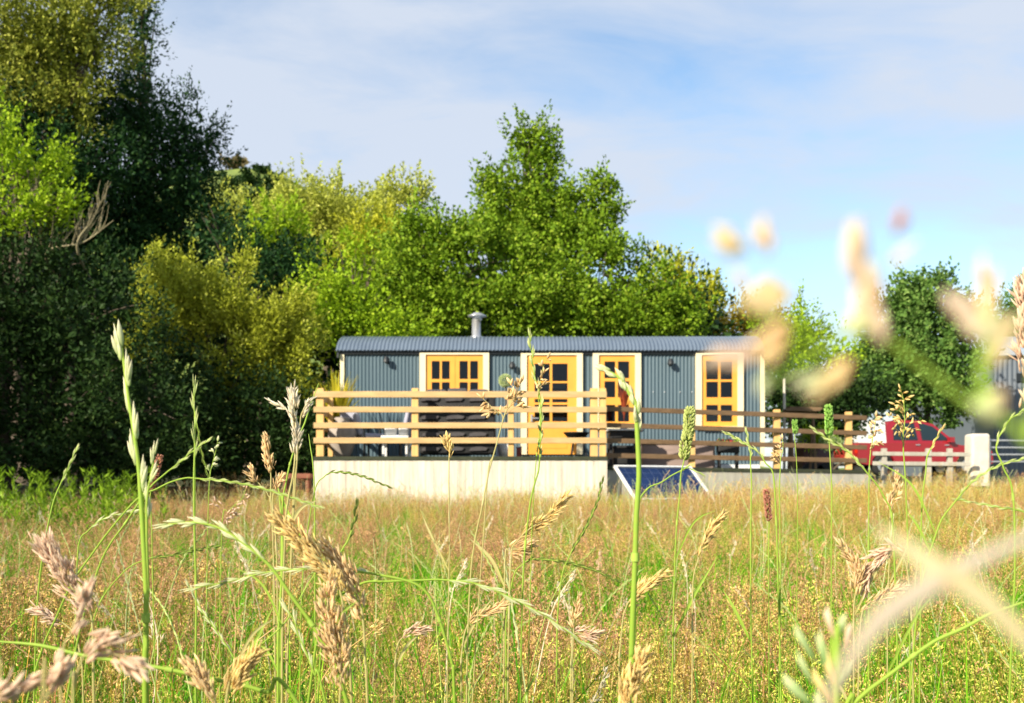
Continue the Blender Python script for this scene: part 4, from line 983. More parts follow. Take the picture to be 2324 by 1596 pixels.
# ---- green ears
H('rye', .80, [(276, 790), (288, 870), (300, 960), (314, 1060), (322, 1150), (330, 1300), (333, 1450), (331, 1600)], 4, (95, 24, 0, .6), 'pale', NR, 'thick tall pale green ear standing at left against the dark hedge', 'grass', 7, group=GR)
H('rye', .80, [(352, 1035), (336, 1110), (334, 1200), (333, 1330), (336, 1600)], 2, (60, 15, 0, .6), 'pale', NR, 'second ear pressed against the thick tall ear at left', 'grass', 4, group=GR)
H('rye', .95, [(438, 885), (441, 960), (443, 1060), (443, 1200), (446, 1380), (446, 1600)], 2, (55, 7, 0, .6), 'green', NR, 'thin upright ear just right of the thick tall ear', 'grass', 2.6, group=GR)
H('rye', 1.0, [(470, 1078), (462, 1040), (452, 990), (444, 950), (441, 930), (442, 1010), (446, 1600)], 3, (24, 5, 0, .5), 'dark', NR, 'small drooping ear hanging beside the thin upright ear', 'grass', 1.2, group=GR)
H('rye', 1.15, [(173, 1022), (155, 1060), (138, 1100), (115, 1160), (90, 1300), (80, 1500)], 2, (26, 6, 0, .45), 'green', NR, 'small slanting green ear at far left over the weeds', 'grass', 2, group=GR)
H('rye', .78, [(383, 1190), (440, 1186), (500, 1200), (560, 1240), (610, 1283), (660, 1350), (730, 1450), (790, 1600)], 4, (56, 14, 0, .45), 'pale', NR, 'arching green ear bowed left over the lower left meadow', 'grass', 5, group=GR)
H('rye', .85, [(444, 1334), (520, 1320), (600, 1300), (680, 1292), (770, 1293), (860, 1305), (954, 1332), (995, 1400), (1024, 1504), (1032, 1610)], 5, (58, 8, 0, .5), 'pale', NR, 'long pale arching ear stretched level to the left across the meadow', 'grass', 3.4, group=GR)
H('rye', .88, [(1332, 1465), (1246, 1403), (1162, 1359), (1078, 1325), (1000, 1316), (957, 1317), (880, 1320), (816, 1327), (740, 1390), (700, 1600)], 4, (58, 9, 0, .5), 'pale', NR, 'long pale arching ear bowed down to the right below the deck', 'grass', 3, group=GR)
H('rye', .95, [(719, 1150), (640, 1122), (543, 1097), (447, 1086), (412, 1087), (360, 1108), (307, 1137), (217, 1250), (140, 1370), (60, 1600)], 3, (28, 6, 0, .5), 'green', NR, 'thin arching stalk crossing the thick ear from lower left to upper right', 'grass', 2.2, group=GR)
H('rye', .95, [(466, 1002), (440, 1022), (418, 1040), (383, 1071), (340, 1110), (290, 1180), (220, 1300), (150, 1600)], 3, (28, 6, 0, .5), 'green', NR, 'short slanting ear pointing up right behind the thin upright ear', 'grass', 2.2, group=GR)
H('rye', 1.2, [(300, 1160), (240, 1175), (200, 1205), (180, 1240), (170, 1400), (165, 1600)], 2, (30, 5, 0, .5), 'pale', NR, 'pale nodding blade like ear left of the thick tall ear', 'grass', 1.8, group=GR)
H('rye', 1.0, [(498, 1238), (440, 1250), (380, 1262), (340, 1268), (280, 1300), (215, 1400), (190, 1600)], 3, (22, 5, 0, .45), 'dark', NR, 'thin dark ear lying level just right of the thick tall ear', 'grass', 1.6, group=GR)
H('rye', 1.0, [(1204, 766), (1210, 820), (1218, 870), (1227, 920), (1229, 980), (1222, 1050), (1205, 1140), (1190, 1300), (1180, 1600)], 5, (34, 8, 0, .55), 'green', NR, 'tall thin ear reaching the roof line in front of the orange door', 'grass', 2.2, group=GR)
H('rye', .80, [(1375, 842), (1392, 850), (1412, 866), (1432, 892), (1443, 925), (1447, 990), (1448, 1080), (1443, 1200), (1438, 1350), (1434, 1480), (1433, 1610)], 5, (44, 20, 0, .42), 'pale', NR, 'strong green ear with nodding tip before the narrow window', 'grass', 7, group=GR)
H('rye', 1.3, [(1585, 1075), (1560, 1062), (1530, 1076), (1500, 1095), (1470, 1110), (1450, 1150), (1446, 1300)], 2, (26, 6, 0, .5), 'green', NR, 'short side ear branching right from beside the strong green ear', 'grass', 1.8, group=GR)
H('rye', 1.0, [(1852, 977), (1888, 1003), (1923, 1024), (1970, 1075), (2005, 1126), (2030, 1220), (2040, 1600)], 3, (26, 6, 0, .45), 'green', NR, 'slanting green ear in front of the end of the brown fence', 'grass', 2.2, group=GR)
H('rye', 1.1, [(1653, 985), (1685, 1004), (1717, 1024), (1737, 1050), (1755, 1090), (1765, 1250), (1770, 1600)], 3, (24, 6, 0, .45), 'green', NR, 'slanting ear before the fence below the fourth window', 'grass', 2, group=GR)
H('rye', 1.1, [(1695, 982), (1701, 1010), (1704, 1045), (1704, 1100), (1706, 1300), (1708, 1600)], 2, (22, 5, 0, .45), 'green', NR, 'short upright ear crossing the one below the fourth window', 'grass', 1.8, group=GR)
H('rye', .9, [(2322, 934), (2290, 955), (2270, 985), (2262, 1020), (2275, 1060), (2296, 1120), (2300, 1300), (2290, 1600)], 3, (26, 7, 0, .5), 'green', NR, 'curling ear at the right edge above the gate', 'grass', 2.4, group=GR)
H('rye', 1.1, [(2137, 974), (2122, 1000), (2108, 1028), (2098, 1070), (2090, 1200), (2085, 1600)], 2, (24, 5, 0, .5), 'gold', NR, 'small golden ear in front of the pickup door', 'grass', 1.8, group=GR)
H('rye', .9, [(2330, 1040), (2270, 1056), (2214, 1089), (2170, 1140), (2130, 1200), (2090, 1330), (2060, 1610)], 3, (26, 6, 0, .5), 'green', NR, 'long thin ear sloping from the right edge down to the left', 'grass', 2.2, group=GR)
H('rye', .9, [(2176, 1134), (2220, 1142), (2270, 1152), (2330, 1166), (2400, 1230), (2420, 1500)], 3, (26, 6, 0, .5), 'green', NR, 'level green ear at the right edge below the gate', 'grass', 2, group=GR)
H('rye', 1.0, [(1398, 1317), (1340, 1292), (1280, 1276), (1213, 1269), (1185, 1282), (1165, 1310), (1150, 1420), (1148, 1600)], 4, (24, 6, 0, .45), 'dark', NR, 'dark arching ear in its own shade in the middle of the meadow', 'grass', 1.8, group=GR)
H('rye', 1.0, [(1368, 1094), (1352, 1145), (1326, 1200), (1292, 1262), (1270, 1340), (1262, 1600)], 3, (24, 6, 0, .45), 'dark', NR, 'slanting dark green ear below the deck corner', 'grass', 1.8, group=GR)
H('rye', .9, [(806, 1148), (801, 1190), (788, 1228), (770, 1258), (745, 1330), (720, 1600)], 2, (30, 9, 0, .5), 'dark', NR, 'short thick dark ear below the left half of the deck', 'grass', 2.2, group=GR)
H('rye', 1.1, [(880, 1104), (845, 1090), (800, 1076), (760, 1072), (735, 1082), (712, 1120), (690, 1300), (680, 1600)], 4, (20, 5, 0, .45), 'dark', NR, 'fine dark ear drooping right across the deck skirt', 'grass', 1.4, group=GR)
H('rye', .85, [(655, 1385), (672, 1420), (690, 1470), (712, 1530), (740, 1610)], 3, (50, 8, 0, .5), 'pale', NR, 'slanting pale ear in the bottom left beside the tan plumes', 'grass', 3, group=GR)
H('rye', .95, [(430, 1330), (455, 1380), (490, 1430), (530, 1490), (560, 1560), (580, 1620)], 3, (30, 6, 0, .5), 'pale', NR, 'slanting thin ear between the two thick stalks at lower left', 'grass', 2.4, group=GR)
H('bare', .72, [(-20, 1455), (90, 1465), (200, 1490), (330, 1510), (450, 1535), (600, 1570), (700, 1640)], 1, (10, 5, 0), 'green', 'grass_stalk', 'stout bare stalk lying across the bottom left corner', 'grass', 5)
H('bare', .68, [(2345, 1360), (2247, 1395), (2180, 1430), (2109, 1462), (2020, 1530), (1935, 1600), (1880, 1680)], 1, (10, 5, 0), 'green', 'grass_stalk', 'stout bare stalk slanting up to the right edge at lower right', 'grass', 5)
H('bare', .95, [(635, 1110), (640, 1190), (640, 1300), (634, 1450), (632, 1610)], 1, (10, 5, 0), 'green', 'grass_stalk', 'upright bare stalk below the pale forked plume', 'grass', 3.4)
H('bare', 1.1, [(724, 870), (700, 935), (680, 985), (664, 1030), (650, 1090), (640, 1200), (636, 1600)], 1, (10, 5, 0), 'green', 'grass_stalk', 'thin stalk slanting up to the left end of the deck rail', 'grass', 2.2)
H('bare', 1.3, [(700, 985), (706, 1020), (710, 1060), (716, 1200), (716, 1500)], 1, (10, 5, 0), 'green', 'grass_stalk', 'fine stalk standing left of the deck post', 'grass', 1.6)
H('bare', .9, [(742, 1262), (690, 1340), (640, 1420), (560, 1500), (500, 1640)], 1, (10, 5, 0), 'green', 'grass_stalk', 'thin bare stalk slanting behind the tan plume at lower left', 'grass', 2)
# ---- timothy
H('tim', 1.0, [(1567, 928), (1563, 960), (1558, 1000), (1552, 1045), (1545, 1090), (1536, 1180), (1531, 1290), (1528, 1500)], 3, (11, 5, 13), 'tim', NT, 'fat bristly yellow green head before the brown fence', 'grass', 1.8, group=GT, n=420)
H('tim', 1.4, [(1880, 922), (1881, 955), (1883, 990), (1884, 1050), (1886, 1150), (1888, 1400)], 2, (8, 4, 9), 'bg', NT, 'fresh green cylindrical head at the right end of the fence', 'grass', 1.4, group=GT, n=300)
H('tim', 1.8, [(1803, 955), (1804, 970), (1805, 985), (1806, 1040), (1808, 1150), (1810, 1350)], 2, (6, 3, 6), 'bg', NT, 'tiny green cylindrical head before the fence post', 'grass', 1.0, group=GT, n=160)
H('tim', 1.2, [(362, 1035), (354, 1075), (345, 1115), (343, 1200), (350, 1500)], 2, (8, 4, 7), 'red', NT, 'narrow pinkish red head just right of the thick tall ear', 'grass', 1.4, group=GT, n=220)
H('tim', 1.3, [(1739, 1114), (1742, 1150), (1744, 1184), (1744, 1250), (1746, 1500)], 2, (8, 4, 6), 'red', NT, 'narrow rusty red head in the meadow below the lower deck', 'grass', 1.4, group=GT, n=220)
# ---- plumes
H('fog', .80, [(648, 1192), (680, 1222), (712, 1258), (745, 1298), (770, 1335), (790, 1440), (800, 1620)], 4, (30, 10, 24), 'gold', NF, 'large golden plume leaning left at lower left centre', 'grass', 3, group=GF, n=150, stem=straw_st)
H('fog', .82, [(750, 1258), (772, 1285), (795, 1320), (815, 1360), (824, 1402), (830, 1500), (832, 1620)], 4, (30, 11, 21), 'tan', NF, 'tan plume overlapping the large golden plume on its right', 'grass', 3, group=GF, n=110, stem=straw_st)
H('fog', .78, [(745, 1335), (745, 1385), (752, 1435), (768, 1490), (775, 1545), (770, 1620)], 4, (30, 10, 27), 'tan', NF, 'upright tan plume running to the bottom edge below the golden one', 'grass', 3, group=GF, n=170, stem=straw_st)
H('fog', .75, [(101, 1243), (125, 1275), (150, 1312), (175, 1350), (205, 1390), (212, 1480), (215, 1640)], 4, (32, 9, 26), 'pink', NF, 'pinkish plume with pale tip at far left of the meadow', 'grass', 3, group=GF, n=160, stem=straw_st)
H('fog', .50, [(196, 1358), (180, 1395), (160, 1435), (145, 1470), (140, 1560), (140, 1680)], 3, (38, 12, 18), 'pink', NF, 'soft out of focus pink plume below the pinkish plume', 'grass', 3, group=GF, n=40, stem=straw_st)
H('fog', .48, [(305, 1500), (260, 1485), (220, 1478), (190, 1490), (170, 1560), (165, 1690)], 3, (48, 13, 34), 'pink', NF, 'dense blurred pink head right of the soft pink plume', 'grass', 3, group=GF, n=60, stem=straw_st)
H('fog', .42, [(45, 1545), (20, 1570), (0, 1590), (-30, 1660)], 2, (46, 14, 28), 'pink', NF, 'blurred pink head in the bottom left corner', 'grass', 3, group=GF, n=40, stem=straw_st)
H('fog', .42, [(150, 1525), (125, 1550), (105, 1590), (95, 1660)], 2, (46, 14, 28), 'pink', NF, 'blurred pink head at the bottom edge next to the corner one', 'grass', 3, group=GF, n=40, stem=straw_st)
H('fog', 1.0, [(90, 1390), (115, 1402), (140, 1412), (170, 1440), (185, 1500), (190, 1620)], 2, (26, 8, 12), 'pink', NF, 'small level pink plume pointing to the left edge', 'grass', 1.8, group=GF, n=36, stem=straw_st)
H('fog', .70, [(580, 1490), (560, 1510), (540, 1540), (520, 1575), (505, 1650)], 3, (34, 11, 17), 'gold', NF, 'golden plume leaning right at the bottom edge', 'grass', 3, group=GF, n=80, stem=straw_st)
H('fog', .70, [(446, 1527), (462, 1550), (480, 1580), (500, 1640)], 2, (34, 11, 16), 'tan', NF, 'tan plume leaning left at the bottom edge', 'grass', 3, group=GF, n=60, stem=straw_st)
H('fog', 1.1, [(605, 1004), (608, 1030), (611, 1060), (613, 1085), (618, 1150), (628, 1300), (630, 1600)], 3, (18, 7, 9), 'tan', NF, 'slim tan plume standing left of the reddish bench', 'grass', 1.8, group=GF, n=70, stem=straw_st)
H('fog', 1.1, [(572, 1074), (580, 1090), (592, 1104), (606, 1125), (616, 1180), (626, 1600)], 2, (18, 6, 6), 'tan', NF, 'short tan spray left below the slim tan plume', 'grass', 1.4, group=GF, n=24, stem=straw_st)
H('fog', 1.1, [(642, 1078), (632, 1092), (624, 1106), (618, 1130), (620, 1200), (626, 1600)], 2, (18, 6, 6), 'tan', NF, 'short tan spray right below the slim tan plume', 'grass', 1.4, group=GF, n=24, stem=straw_st)
H('fog', .95, [(664, 892), (668, 925), (672, 960), (673, 1010), (668, 1060), (655, 1130), (645, 1250), (640, 1600)], 4, (26, 8, 9), 'white', NF, 'whitish straw plume with forked tip left of the deck corner', 'grass', 2.6, group=GF, n=90, stem=straw_st)
H('fog', .97, [(640, 926), (655, 932), (668, 945), (674, 990), (668, 1100), (650, 1600)], 2, (26, 8, 5), 'white', NF, 'side spray on the left of the whitish straw plume', 'grass', 1.8, group=GF, n=14, stem=straw_st)
H('fog', .97, [(697, 915), (688, 930), (680, 950), (676, 1000), (668, 1100), (652, 1600)], 2, (24, 8, 5), 'white', NF, 'side spray on the right of the whitish straw plume', 'grass', 1.8, group=GF, n=14, stem=straw_st)
H('fog', 1.0, [(1278, 1134), (1262, 1152), (1240, 1175), (1205, 1200), (1176, 1226), (1160, 1290), (1150, 1600)], 4, (26, 7, 9), 'gold', NF, 'golden plume slanting up right below the middle of the deck', 'grass', 1.8, group=GF, n=70, stem=straw_st)
H('fog', 1.02, [(1195, 1238), (1178, 1246), (1158, 1250), (1145, 1280), (1140, 1600)], 2, (22, 8, 13), 'tan', NF, 'tan tuft at the foot of the slanting golden plume', 'grass', 1.8, group=GF, n=36, stem=straw_st)
H('fog', 1.0, [(1140, 1376), (1118, 1386), (1092, 1396), (1065, 1410), (1050, 1470), (1046, 1620)], 3, (24, 7, 10), 'tan', NF, 'tan plume lying level in the middle of the lower meadow', 'grass', 1.8, group=GF, n=50, stem=straw_st)
H('fog', .95, [(956, 1428), (935, 1430), (915, 1446), (900, 1480), (895, 1620)], 2, (22, 7, 9), 'pink', NF, 'small curled pinkish plume left of the level tan one', 'grass', 1.8, group=GF, n=40, stem=straw_st)
H('fog', .95, [(1496, 1312), (1474, 1326), (1448, 1345), (1416, 1380), (1408, 1450), (1405, 1620)], 3, (28, 8, 12), 'gold', NF, 'golden plume behind the strong green stalk', 'grass', 1.8, group=GF, n=60, stem=straw_st)
H('fog', 1.0, [(1314, 1376), (1308, 1395), (1302, 1420), (1300, 1500), (1300, 1620)], 2, (24, 7, 9), 'tan', NF, 'short upright tan plume left of the strong green stalk', 'grass', 1.6, group=GF, n=30, stem=straw_st)
H('fog', 1.0, [(1350, 1436), (1330, 1440), (1305, 1440), (1296, 1480), (1296, 1620)], 2, (22, 7, 10), 'pink', NF, 'pinkish tuft below the short upright tan plume', 'grass', 1.6, group=GF, n=36, stem=straw_st)
H('fog', .70, [(1452, 1512), (1440, 1540), (1430, 1570), (1426, 1610), (1424, 1680)], 3, (34, 13, 22), 'gold', NF, 'fat golden plume at the bottom edge under the strong green stalk', 'grass', 3, group=GF, n=90, stem=straw_st)
H('fog', 1.0, [(1631, 1178), (1615, 1205), (1598, 1235), (1580, 1270), (1572, 1350), (1570, 1600)], 3, (24, 7, 9), 'gold', NF, 'yellow plume slanting right under the solar panel', 'grass', 1.6, group=GF, n=60, stem=straw_st)
H('fog', .92, [(1908, 1234), (1930, 1262), (1946, 1300), (1942, 1340), (1936, 1400), (1935, 1620)], 3, (26, 8, 12), 'tan', NF, 'tan plume curving left at the right of the meadow', 'grass', 1.8, group=GF, n=70, stem=straw_st)
H('fog', .92, [(1968, 1330), (1972, 1300), (1990, 1272), (2012, 1256), (2040, 1252), (2062, 1300), (2070, 1450), (2075, 1620)], 4, (28, 9, 12), 'pink', NF, 'nodding pinkish plume bent over like a hook at right', 'grass', 1.8, group=GF, n=80, stem=straw_st)
H('fog', .92, [(2032, 1338), (2008, 1350), (1984, 1366), (1960, 1382), (1950, 1450), (1948, 1620)], 3, (26, 7, 9), 'tan', NF, 'thin tan plume under the hooked pinkish plume', 'grass', 1.8, group=GF, n=44, stem=straw_st)
H('fog', 1.1, [(2038, 1096), (2034, 1115), (2026, 1135), (2020, 1155), (2016, 1300), (2014, 1600)], 3, (20, 7, 7), 'tan', NF, 'slim tan plume below the rear of the pickup', 'grass', 1.6, group=GF, n=40, stem=straw_st)
H('fog', .80, [(2318, 668), (2324, 730), (2330, 800), (2334, 860), (2334, 920), (2350, 1100), (2360, 1500)], 4, (34, 10, 19), 'pink', NF, 'upright pink plume cut by the right edge beside the barn', 'grass', 3, group=GF, n=110, stem=straw_st)
H('fog', 1.2, [(1016, 1002), (1018, 1020), (1018, 1035), (1018, 1100), (1016, 1350)], 2, (20, 7, 8), 'gold', NF, 'small three pronged golden head against the deck skirt', 'grass', 1.4, group=GF, n=26, stem=straw_st)
# ---- open panicles
H('open', .95, [(2046, 884), (2049, 915), (2052, 950), (2053, 985), (2052, 1020), (2058, 1120), (2062, 1300), (2064, 1600)], 4, (15, 6, 40), 'gold', NO, 'golden cone shaped panicle in front of the pickup canopy', 'grass', 1.8, group=GO, n=150)
H('open', 1.0, [(1990, 946), (1985, 975), (1980, 1005), (1974, 1030), (1972, 1120), (1970, 1500)], 3, (15, 6, 22), 'tan', NO, 'narrow tan panicle at the rear corner of the pickup', 'grass', 1.6, group=GO, n=90)
H('open', 1.1, [(1776, 996), (1775, 1015), (1773, 1035), (1772, 1060), (1768, 1150), (1766, 1500)], 3, (13, 5, 22), 'tan', NO, 'small tan panicle before the fence post right of the hut', 'grass', 1.4, group=GO, n=70)
H('open', .95, [(1182, 868), (1172, 893), (1158, 918), (1142, 944), (1120, 1028), (1099, 1131), (1072, 1290), (1060, 1600)], 3, (20, 8, 46), 'tan', NO, 'spreading tan panicle in front of the door and deck rail', 'grass', 1.8, group=GO, n=100, stem=straw_st)
H('open', .95, [(1095, 905), (1108, 918), (1125, 935), (1140, 950), (1122, 1028), (1104, 1120), (1076, 1600)], 3, (20, 7, 22), 'tan', NO, 'left spray of the spreading panicle over the black sofa', 'grass', 1.4, group=GO, n=60, stem=straw_st)
H('open', 1.0, [(494, 1002), (490, 1025), (484, 1050), (478, 1080), (470, 1180), (466, 1600)], 3, (14, 7, 18), 'pale', NO, 'small panicle of pale drop like seeds against the dark hedge', 'grass', 1.2, group=GO, n=50)
H('open', 1.0, [(560, 1110), (545, 1135), (520, 1160), (505, 1200), (500, 1600)], 3, (14, 5, 30), 'pink', NO, 'loose pinkish panicle left below the slim tan plume', 'grass', 1.4, group=GO, n=110)
H('open', 1.0, [(1240, 815), (1232, 840), (1226, 870), (1224, 900), (1226, 960), (1215, 1100), (1200, 1600)], 3, (18, 7, 22), 'tan', NO, 'small tan spray beside the tall thin ear at the door', 'grass', 1.2, group=GO, n=50)
# ---- very near, out of focus plants
NB = .11
def near_plant():
    root = empty('near_panicle', W(2430, HY, NB) * [1, 1, 0], 'huge out of focus flowering grass panicle in front of the sky at right', 'grass')
    k = NB / F
    def tube(pts, r, m, name, t=.5):
        C = catmull([W(x, y, NB + (z if z else 0)) for x, y, z in pts], 8); mb = MB(); rr = np.interp(np.linspace(0, 1, len(C)), np.linspace(0, 1, len(r)), r) * k
        mb.tube(C, rr, 9, t=np.full(len(C), t)); mb.build(name, m, root, smooth=True, attr=True)
    P = [W(2241, 930, NB), W(2330, 1010, NB), W(2420, 1300, NB)]; g = np.array([P[-1][0] + .02, NB, 0.0])
    C = catmull(P + [(P[-1] + g) / 2, g], 8); mb = MB(); mb.tube(C, np.linspace(9, 14, len(C)) * k, 8, t=np.full(len(C), .5)); mb.build('stem', green_st, root, smooth=True, attr=True)
    tube([(2241, 935, 0), (2186, 905, 0), (2090, 830, 0), (2010, 765, 0), (1966, 725, 0), (1945, 640, 0)], [10, 7, 6, 7, 5, 3], green_st, 'branch')
    tube([(2241, 930, 0), (2228, 860, 0), (2238, 780, 0), (2243, 740, 0)], [14, 10, 9, 6], green_st, 'branch')
    tube([(1962, 740, 0), (1880, 790, 0), (1780, 850, 0), (1735, 870, 0)], [6, 5, 4, 2], green_st, 'branch')
    tube([(1955, 700, 0), (1850, 760, 0), (1745, 720, 0), (1735, 690, 0)], [3, 2.4, 2, 1.6], green_st, 'branch')
    tube([(1850, 755, 0), (1700, 690, 0), (1680, 640, 0), (1655, 565, 0)], [2, 1.4, 1.2, 1.2], green_st, 'branch')
    tube([(1740, 680, 0), (1745, 620, 0), (1733, 560, 0)], [1.4, 1, 1], green_st, 'branch')
    tube([(1960, 660, 0), (2000, 590, 0), (2040, 515, 0)], [3, 2, 1.4], green_st, 'branch')
    tube([(1960, 690, 0), (2010, 610, 0), (2080, 565, 0)], [3, 2, 1.4], green_st, 'branch')
    tube([(1900, 780, 0), (1760, 800, 0), (1660, 815, 0)], [3, 3, 2], green_st, 'branch')
    def sp(x0, y0, x1, y1, w, c, n=4):
        a = W(x0, y0, NB); b = W(x1, y1, NB); d = b - a; l = np.linalg.norm(d); d /= l; mb = MB()
        s = np.cross(d, [0, 1, 0]); N_ = n
        P = np.array([a + d * l * .16 * i + s * ((i % 2) - .5) * w * k * .25 for i in range(N_)])
        D = np.array([d + s * ((i % 2) - .5) * .22 for i in range(N_)])
        put_lens(mb, P, D, l * (1 - .16 * (N_ - 1)) * 1.02, w * k * .8); mb.build('spikelet', MATS[c], root, smooth=True, attr=True)
    sp(1690, 580, 1612, 525, 56, 'npale', 3); sp(1742, 575, 1718, 492, 40, 'tan', 3)
    sp(1995, 790, 1925, 495, 64, 'npink', 5); sp(1950, 770, 1985, 600, 50, 'tan', 4); sp(1925, 600, 1945, 500, 30, 'npale', 2)
    sp(2028, 530, 2060, 470, 26, 'red', 2); sp(2010, 600, 2090, 552, 20, 'npink', 2)
    sp(1790, 690, 1690, 660, 92, 'npale', 4); sp(1745, 700, 1735, 640, 60, 'tan', 2)
    sp(1690, 660, 1672, 600, 18, 'npink', 2); sp(1800, 740, 1700, 800, 60, 'tan', 3)
    sp(2238, 770, 2246, 575, 38, 'tan', 4); sp(2250, 800, 2155, 650, 54, 'npink', 4); sp(2240, 830, 2300, 700, 50, 'npale', 3); sp(2240, 800, 2225, 680, 56, 'pale', 3)
    sp(1940, 820, 1830, 905, 42, 'tan', 4); sp(1900, 850, 1790, 880, 34, 'pale', 3); sp(1960, 770, 1930, 700, 66, 'pale', 3)
    sp(1720, 815, 1590, 808, 50, 'npink', 4); sp(1780, 780, 1720, 830, 50, 'tan', 3); sp(1750, 850, 1715, 890, 28, 'pale', 2)
    sp(2210, 900, 2270, 950, 70, 'pale', 3); sp(2230, 930, 2290, 900, 50, 'tan', 2)
near_plant()
def near_cross():
    k = .105 / F
    for pts, r, m, lb in (([(1985, 1195), (2060, 1245), (2126, 1290), (2213, 1345), (2316, 1440), (2420, 1560)], [5, 18, 30, 27, 20, 13], S_npale, 'huge blurred pale blade sloping down right in the lower right'),
                          ([(2400, 1190), (2324, 1225), (2210, 1275), (2126, 1320), (2006, 1400), (1930, 1495), (1870, 1600), (1820, 1760)], [5, 13, 20, 30, 28, 17, 9, 7], S_npink, 'huge blurred pinkish blade crossing it from right edge down left')):
        C = catmull([W(x, y, .105) for x, y in pts], 8); rr = np.interp(np.linspace(0, 1, len(C)), np.linspace(0, 1, len(r)), r) * k
        g = C[-1].copy(); g2 = np.array([g[0] + .02 * np.sign(g[0]), .12, 0]); tail = catmull([g, (g + g2) / 2, g2], 8)
        root = empty('near_grass_blade', g2, lb, 'grass', 'blurred blades close to the lens')
        # folded flat blade
        Tn = np.gradient(C, axis=0); sd = np.cross(Tn, [0, 1, .2]); sd /= np.linalg.norm(sd, axis=1)[:, None]; up_ = np.array([0, -1, .2]); n_ = len(C)
        V = np.vstack([C - sd * rr[:, None], C + up_ * rr[:, None] * .35, C + sd * rr[:, None]]); mb = MB()
        mb.add(V, [(j + a * n_, j + 1 + a * n_, j + 1 + (a + 1) * n_, j + (a + 1) * n_) for a in (0, 1) for j in range(n_ - 1)], np.tile(np.linspace(1, .2, n_), 3))
        mb.build('blade', m, root, smooth=True, attr=True)
        mb = MB(); mb.tube(tail, np.full(len(tail), r[-1] * k * .5), 7, t=np.full(len(tail), .4)); mb.build('stem', green_st, root, smooth=True, attr=True)
near_cross()
def leafy_cluster():
    Y = .33; k = Y / F; st = W(1900, 1640, Y); g = np.array([st[0], Y + .03, 0.])
    root = empty('near_seed_cluster', g, 'soft focus cluster of pink tipped green spikelets at the bottom right', 'grass')
    mb = MB(); C = catmull([W(1888, 1450, Y), W(1893, 1530, Y), st, (st + g) / 2, g], 8); mb.tube(C, np.linspace(4, 8, len(C)) * k, 7, t=np.full(len(C), .5)); mb.build('stem', green_st, root, smooth=True, attr=True)
    for a, b, w, c in (((1850, 1500), (1800, 1422), 16, 'softg'), ((1893, 1450), (1872, 1378), 16, 'pink'), ((1900, 1460), (1915, 1392), 15, 'softg'), ((1918, 1470), (1930, 1412), 13, 'pink'), ((1880, 1520), (1855, 1430), 18, 'softg'),
                       ((1840, 1600), (1775, 1535), 22, 'softg'), ((1890, 1600), (1840, 1520), 18, 'gold'), ((1895, 1560), (1870, 1470), 18, 'gold'), ((1905, 1560), (1935, 1500), 16, 'softg'), ((1850, 1560), (1805, 1480), 12, 'softg'), ((1870, 1640), (1850, 1570), 20, 'softg')):
        P = np.array([W(*a, Y)]); D = np.array([W(*b, Y) - P[0]]); l = np.linalg.norm(D); mb = MB(); D = D / l
        put_lens(mb, np.vstack([P, P + D * l * .2, P + D * l * .1]), np.vstack([D, D + [[.08, 0, 0]], D - [[.08, 0, 0]]]), l * .85, w * k)
        q = catmull([W(1895, min(1640, a[1] + 45), Y), (W(*a, Y) + W(1895, a[1] + 20, Y)) / 2, W(*a, Y)], 4); mb.tube(q, 2.2 * k, 5, t=np.full(len(q), .3))
        mb.build('spikelet', MATS[c], root, smooth=True, attr=True)
leafy_cluster()

# ------------------------------------------------------------------ meadow (uncountable)
def tuft_col(name, meshes):
    c = bpy.data.collections.new(name)
    for i, me in enumerate(meshes):
        o = bpy.data.objects.new(f'{name}_{i:02d}', me); c.objects.link(o)
    return c
def scatter(name, col, pts, scl, idx, label, cat, lean=.1, rots=None):
    n = len(pts); me = bpy.data.meshes.new(name); me.vertices.add(n); me.vertices.foreach_set('co', np.asarray(pts, np.float32).ravel())
    rot = np.stack([rng.normal(0, lean, n), rng.normal(0, lean, n), rng.uniform(0, 6.28, n)], -1) if rots is None else rots
    a = me.attributes.new('rot', 'FLOAT_VECTOR', 'POINT'); a.data.foreach_set('vector', rot.astype(np.float32).ravel())
    a = me.attributes.new('scl', 'FLOAT', 'POINT'); a.data.foreach_set('value', np.asarray(scl, np.float32))
    a = me.attributes.new('idx', 'INT', 'POINT'); a.data.foreach_set('value', np.asarray(idx, np.int32))
    o = bpy.data.objects.new(name, me); COL.objects.link(o)
    ng = bpy.data.node_groups.new(name, 'GeometryNodeTree')
    ng.interface.new_socket('Geometry', in_out='INPUT', socket_type='NodeSocketGeometry'); ng.interface.new_socket('Geometry', in_out='OUTPUT', socket_type='NodeSocketGeometry')
    N = ng.nodes; L = ng.links; gi = N.new('NodeGroupInput'); go = N.new('NodeGroupOutput'); ip = N.new('GeometryNodeInstanceOnPoints')
    ci = N.new('GeometryNodeCollectionInfo'); ci.inputs[0].default_value = col; ci.inputs[1].default_value = True; ci.inputs[2].default_value = True
    def na(nm, ty):
        x = N.new('GeometryNodeInputNamedAttribute'); x.data_type = ty; x.inputs[0].default_value = nm; return x.outputs[0]
    L.new(gi.outputs[0], ip.inputs['Points']); L.new(ci.outputs[0], ip.inputs['Instance']); ip.inputs['Pick Instance'].default_value = True
    L.new(na('idx', 'INT'), ip.inputs['Instance Index']); L.new(na('rot', 'FLOAT_VECTOR'), ip.inputs['Rotation']); L.new(na('scl', 'FLOAT'), ip.inputs['Scale'])
    L.new(ip.outputs[0], go.inputs[0])
    md = o.modifiers.new('scatter', 'NODES'); md.node_group = ng
    tag(o, label, cat, kind='stuff'); return o

